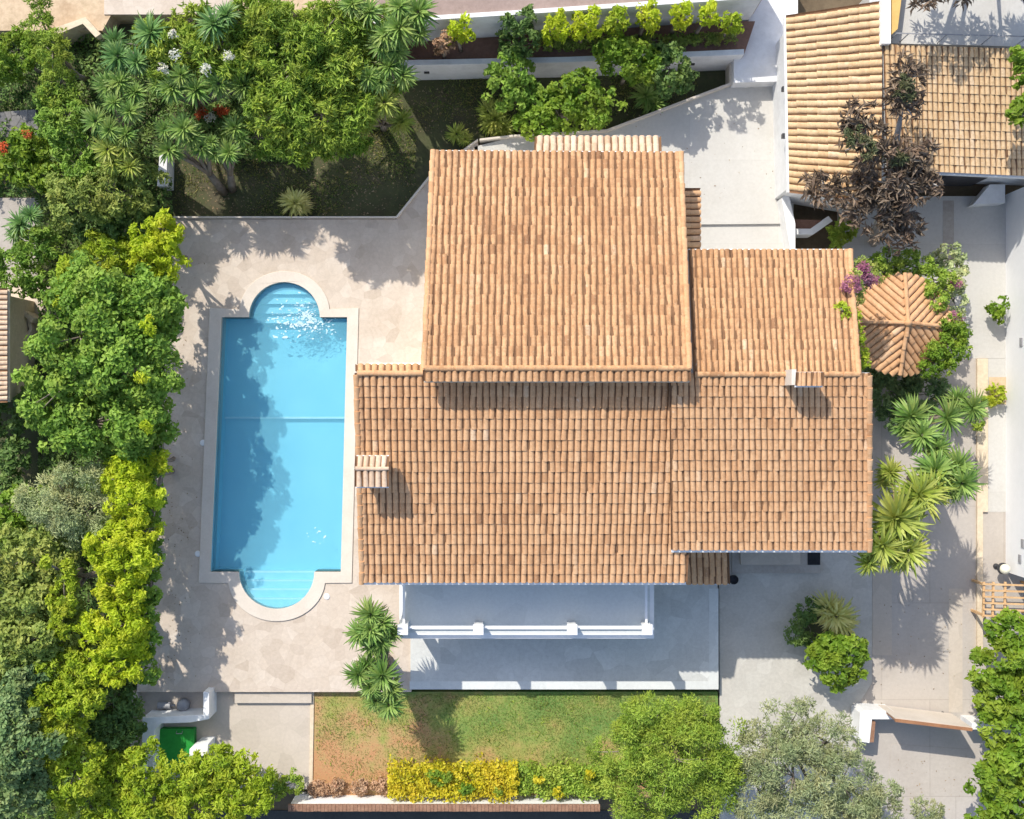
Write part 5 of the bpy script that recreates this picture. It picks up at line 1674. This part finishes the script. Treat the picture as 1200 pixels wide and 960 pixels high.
hedge('yellow_hedge', 'clipped yellow hedge behind the front wall', 454, 607, 901, 934, 0.9, 'f_yellow', 5200, 0.125, [('f_bright', 'green_leaves', [(516, 910, 15, 10, 0.98), (548, 921, 8, 9, 0.96), (585, 925, 6, 6, 0.96)])])
hedge('green_hedge', 'yellow flecked green hedge right of the clipped yellow hedge', 607, 712, 903, 931, 0.8, 'f_mid', 3400, 0.125, [('f_yellow', 'yellow_leaves', [(602, 912, 6, 12, 1.0), (632, 915, 5, 5, 0.95), (655, 927, 6, 6, 0.92), (690, 908, 6, 5, 0.95)])])

# --- grass, weeds and litter nobody could count
def scatter_blades(name, n, xr, yr, z, h, w, mat, label, keep=None, flat=False):
    P = np.stack([RNG.uniform(xr[0], xr[1], n), RNG.uniform(yr[0], yr[1], n), np.full(n, z)], axis=1)
    if keep is not None:
        P = P[keep(P)]
    n = len(P)
    a = RNG.uniform(0, 6.28, n)
    s = np.stack([np.cos(a), np.sin(a), np.zeros(n)], axis=1)
    lean = np.stack([RNG.normal(size=n) * 0.6, RNG.normal(size=n) * 0.6, np.ones(n) * (0.15 if flat else 1)], axis=1)
    hh = (h * RNG.uniform(0.5, 1.4, n))[:, None]
    V = np.stack([P - s * w, P + s * w, P + lean * hh], axis=1).reshape(-1, 3)
    F = np.arange(n * 3).reshape(-1, 3)
    o = sheet_mesh(name, V, F, RNG.random(n), M[mat])
    return tag(o, label, None, None, 'stuff')


a, b = W(370, 928, 0), W(838, 813, 0)


def lawn_keep(P):
    g = 0.25 + 0.5 * (P[:, 0] - a.x) / (b.x - a.x) + 0.35 * (P[:, 1] - a.y) / (b.y - a.y)
    g += 0.3 * np.sin(P[:, 0] * 1.7 + 1.3 * np.sin(P[:, 1] * 1.9)) * np.sin(P[:, 1] * 2.3 + P[:, 0] * 0.6)
    return RNG.random(len(P)) < np.clip(g - 0.15, 0.03, 1.0)


scatter_blades('grass', 60000, (a.x, b.x), (a.y, b.y), 0.0, 0.05, 0.010, 'f_grass', 'patchy short lawn grass below the terrace', lawn_keep)
g0, g1 = W(205, 252, -0.25), W(560, 100, -0.25)
scatter_blades('leaf_litter', 3500, (g0.x, g1.x), (g0.y, g1.y), -0.245, 0.05, 0.03, 'f_litter', 'dead leaves strewn over the dark garden soil', lambda P: (P[:, 0] < -3.4) | (P[:, 1] > 9.8), flat=True)
scatter_blades('weeds', 60000, (g0.x, W(850, 0, 0).x), (g0.y, W(0, 88, 0).y), -0.25, 0.10, 0.016, 'f_grass', 'rough weeds and grass over the shaded upper garden', lambda P: ((P[:, 0] < -3.4) | (P[:, 1] > 9.9)) & (RNG.random(len(P)) < 0.30 + 0.55 * np.sin(P[:, 0] * 1.1 + 0.6 * np.sin(P[:, 1] * 2)) * np.sin(P[:, 1] * 1.4 + 1)))
scatter_blades('grass_tufts', 9000, (a.x, b.x), (a.y, b.y), 0.0, 0.11, 0.016, 'f_mid', 'taller grass tufts scattered on the lawn', lambda P: lawn_keep(P) & (np.sin(P[:, 0] * 5.1 + 2 * np.sin(P[:, 1] * 3.3)) * np.sin(P[:, 1] * 5.7 + P[:, 0]) > 0.45))

def ground_cover(name, label, pix, n, z0, z1, leaf, mat):
    xs, ys = [p[0] for p in pix], [p[1] for p in pix]
    P = []
    while len(P) < n:
        x, y = random.uniform(min(xs), max(xs)), random.uniform(min(ys), max(ys))
        c = False
        for i in range(len(pix)):
            (xa, ya), (xb, yb_) = pix[i], pix[i - 1]
            if (ya > y) != (yb_ > y) and x < (xb - xa) * (y - ya) / (yb_ - ya) + xa:
                c = not c
        if c:
            h = 0.5 + 0.5 * math.sin(x * 0.11 + 2 * math.sin(y * 0.05)) * math.sin(y * 0.09 + x * 0.03)
            P.append(W(x, y, z0 + (z1 - z0) * h * random.uniform(0.6, 1.0)))
    P = np.array([tuple(p) for p in P])
    N = unit(RNG.normal(size=(n, 3)) * 0.5 + np.array([0, 0, 1.0]))
    L_ = leaf * RNG.uniform(0.6, 1.3, n)
    V, F, T_ = leaf_geo(P, N, L_, L_ * 0.5, RNG.random(n))
    o = sheet_mesh(name, V, F, T_, M[mat])
    tag(o, label, None, None, 'stuff')


ground_cover('undergrowth', 'dense low undergrowth beneath the trees of the left boundary', [(-20, 40), (120, 40), (200, 130), (202, 257), (192, 450), (184, 560), (170, 700), (160, 811), (150, 970), (-20, 970), (-20, 595), (45, 590), (45, 340), (40, 230), (-20, 230)], 42000, -0.2, 0.7, 0.15, 'f_dark')
ground_cover('ivy', 'low ivy under the yucca and oleander trees of the upper garden', [(120, 40), (430, 35), (440, 150), (330, 190), (240, 180), (200, 130)], 14000, -0.2, 0.4, 0.14, 'f_dark')

def fallen(name, label, px0, px1, py0, py1, z, n, bias=None):
    A_, B_ = W(px0, py1, z), W(px1, py0, z)
    t = RNG.random(n) if bias is None else RNG.beta(bias[0], bias[1], n)
    P = np.stack([A_.x + (B_.x - A_.x) * t, RNG.uniform(A_.y, B_.y, n), np.full(n, z + 0.012)], axis=1)
    N = unit(RNG.normal(size=(n, 3)) * 0.2 + np.array([0, 0, 1.0]))
    L_ = RNG.uniform(0.025, 0.075, n)
    V, F, T_ = leaf_geo(P, N, L_, L_ * 0.5, RNG.random(n), droop=0.05)
    tag(sheet_mesh(name, V, F, T_, M['f_litter'], None), label, None, None, 'stuff')


fallen('fallen_leaves', 'small dead leaves fallen along the hedge side of the pool deck', 196, 245, 265, 800, ZD, 200, (1, 2.6))
fallen('fallen_leaves', 'small dead leaves blown over the lane by the gate', 1030, 1140, 690, 830, 0.006, 60)
fallen('fallen_leaves', 'small dead leaves on the street apron below the gate', 1050, 1150, 885, 950, 0.014, 60)
fallen('fallen_leaves', 'small dead leaves along the forecourt kerb', 730, 915, 130, 240, 0.3, 45)

# ------------------------------------------------------------------ sun, sky, camera
sx, sy = 0.48, 0.81
sun_dir = Vector((sx, -sy, -1.0)).normalized()
L = bpy.data.lights.new('sun', 'SUN')
L.energy = 3.0
L.angle = math.radians(0.55)
L.color = (1.0, 0.945, 0.845)
lo = bpy.data.objects.new('sun', L)
COL.objects.link(lo)
lo.rotation_euler = sun_dir.to_track_quat('-Z', 'Y').to_euler()
lo.location = (-20, 30, 50)
w = bpy.data.worlds.new('World')
SC.world = w
w.use_nodes = True
nt = w.node_tree
for n_ in list(nt.nodes):
    nt.nodes.remove(n_)
wo_ = nt.nodes.new('ShaderNodeOutputWorld')
bg = nt.nodes.new('ShaderNodeBackground')
sky = nt.nodes.new('ShaderNodeTexSky')
sky.sky_type = 'NISHITA'
sky.sun_disc = False
sky.sun_elevation = math.atan2(1.0, math.hypot(sx, sy))
sky.sun_rotation = math.atan2(-sx, sy) % (2 * math.pi)
sky.air_density = 1.0
sky.dust_density = 1.6
sky.ozone_density = 1.0
bg.inputs['Strength'].default_value = 0.15
nt.links.new(sky.outputs[0], bg.inputs[0])
nt.links.new(bg.outputs[0], wo_.inputs[0])

cam = bpy.data.cameras.new('camera')
co = bpy.data.objects.new('camera', cam)
COL.objects.link(co)
co.location = (0, 0, H)
co.rotation_euler = (0, 0, 0)
cam.sensor_fit = 'HORIZONTAL'
cam.angle = 2 * math.atan(600 * PXM / H)
cam.clip_end = 2000
SC.camera = co
SC.view_settings.view_transform = 'Standard'
SC.view_settings.look = 'None'
SC.view_settings.exposure = 0.66
SC.view_settings.gamma = 1.0
SC.cycles.max_bounces = 8
SC.cycles.transparent_max_bounces = 12
SC.cycles.use_denoising = True
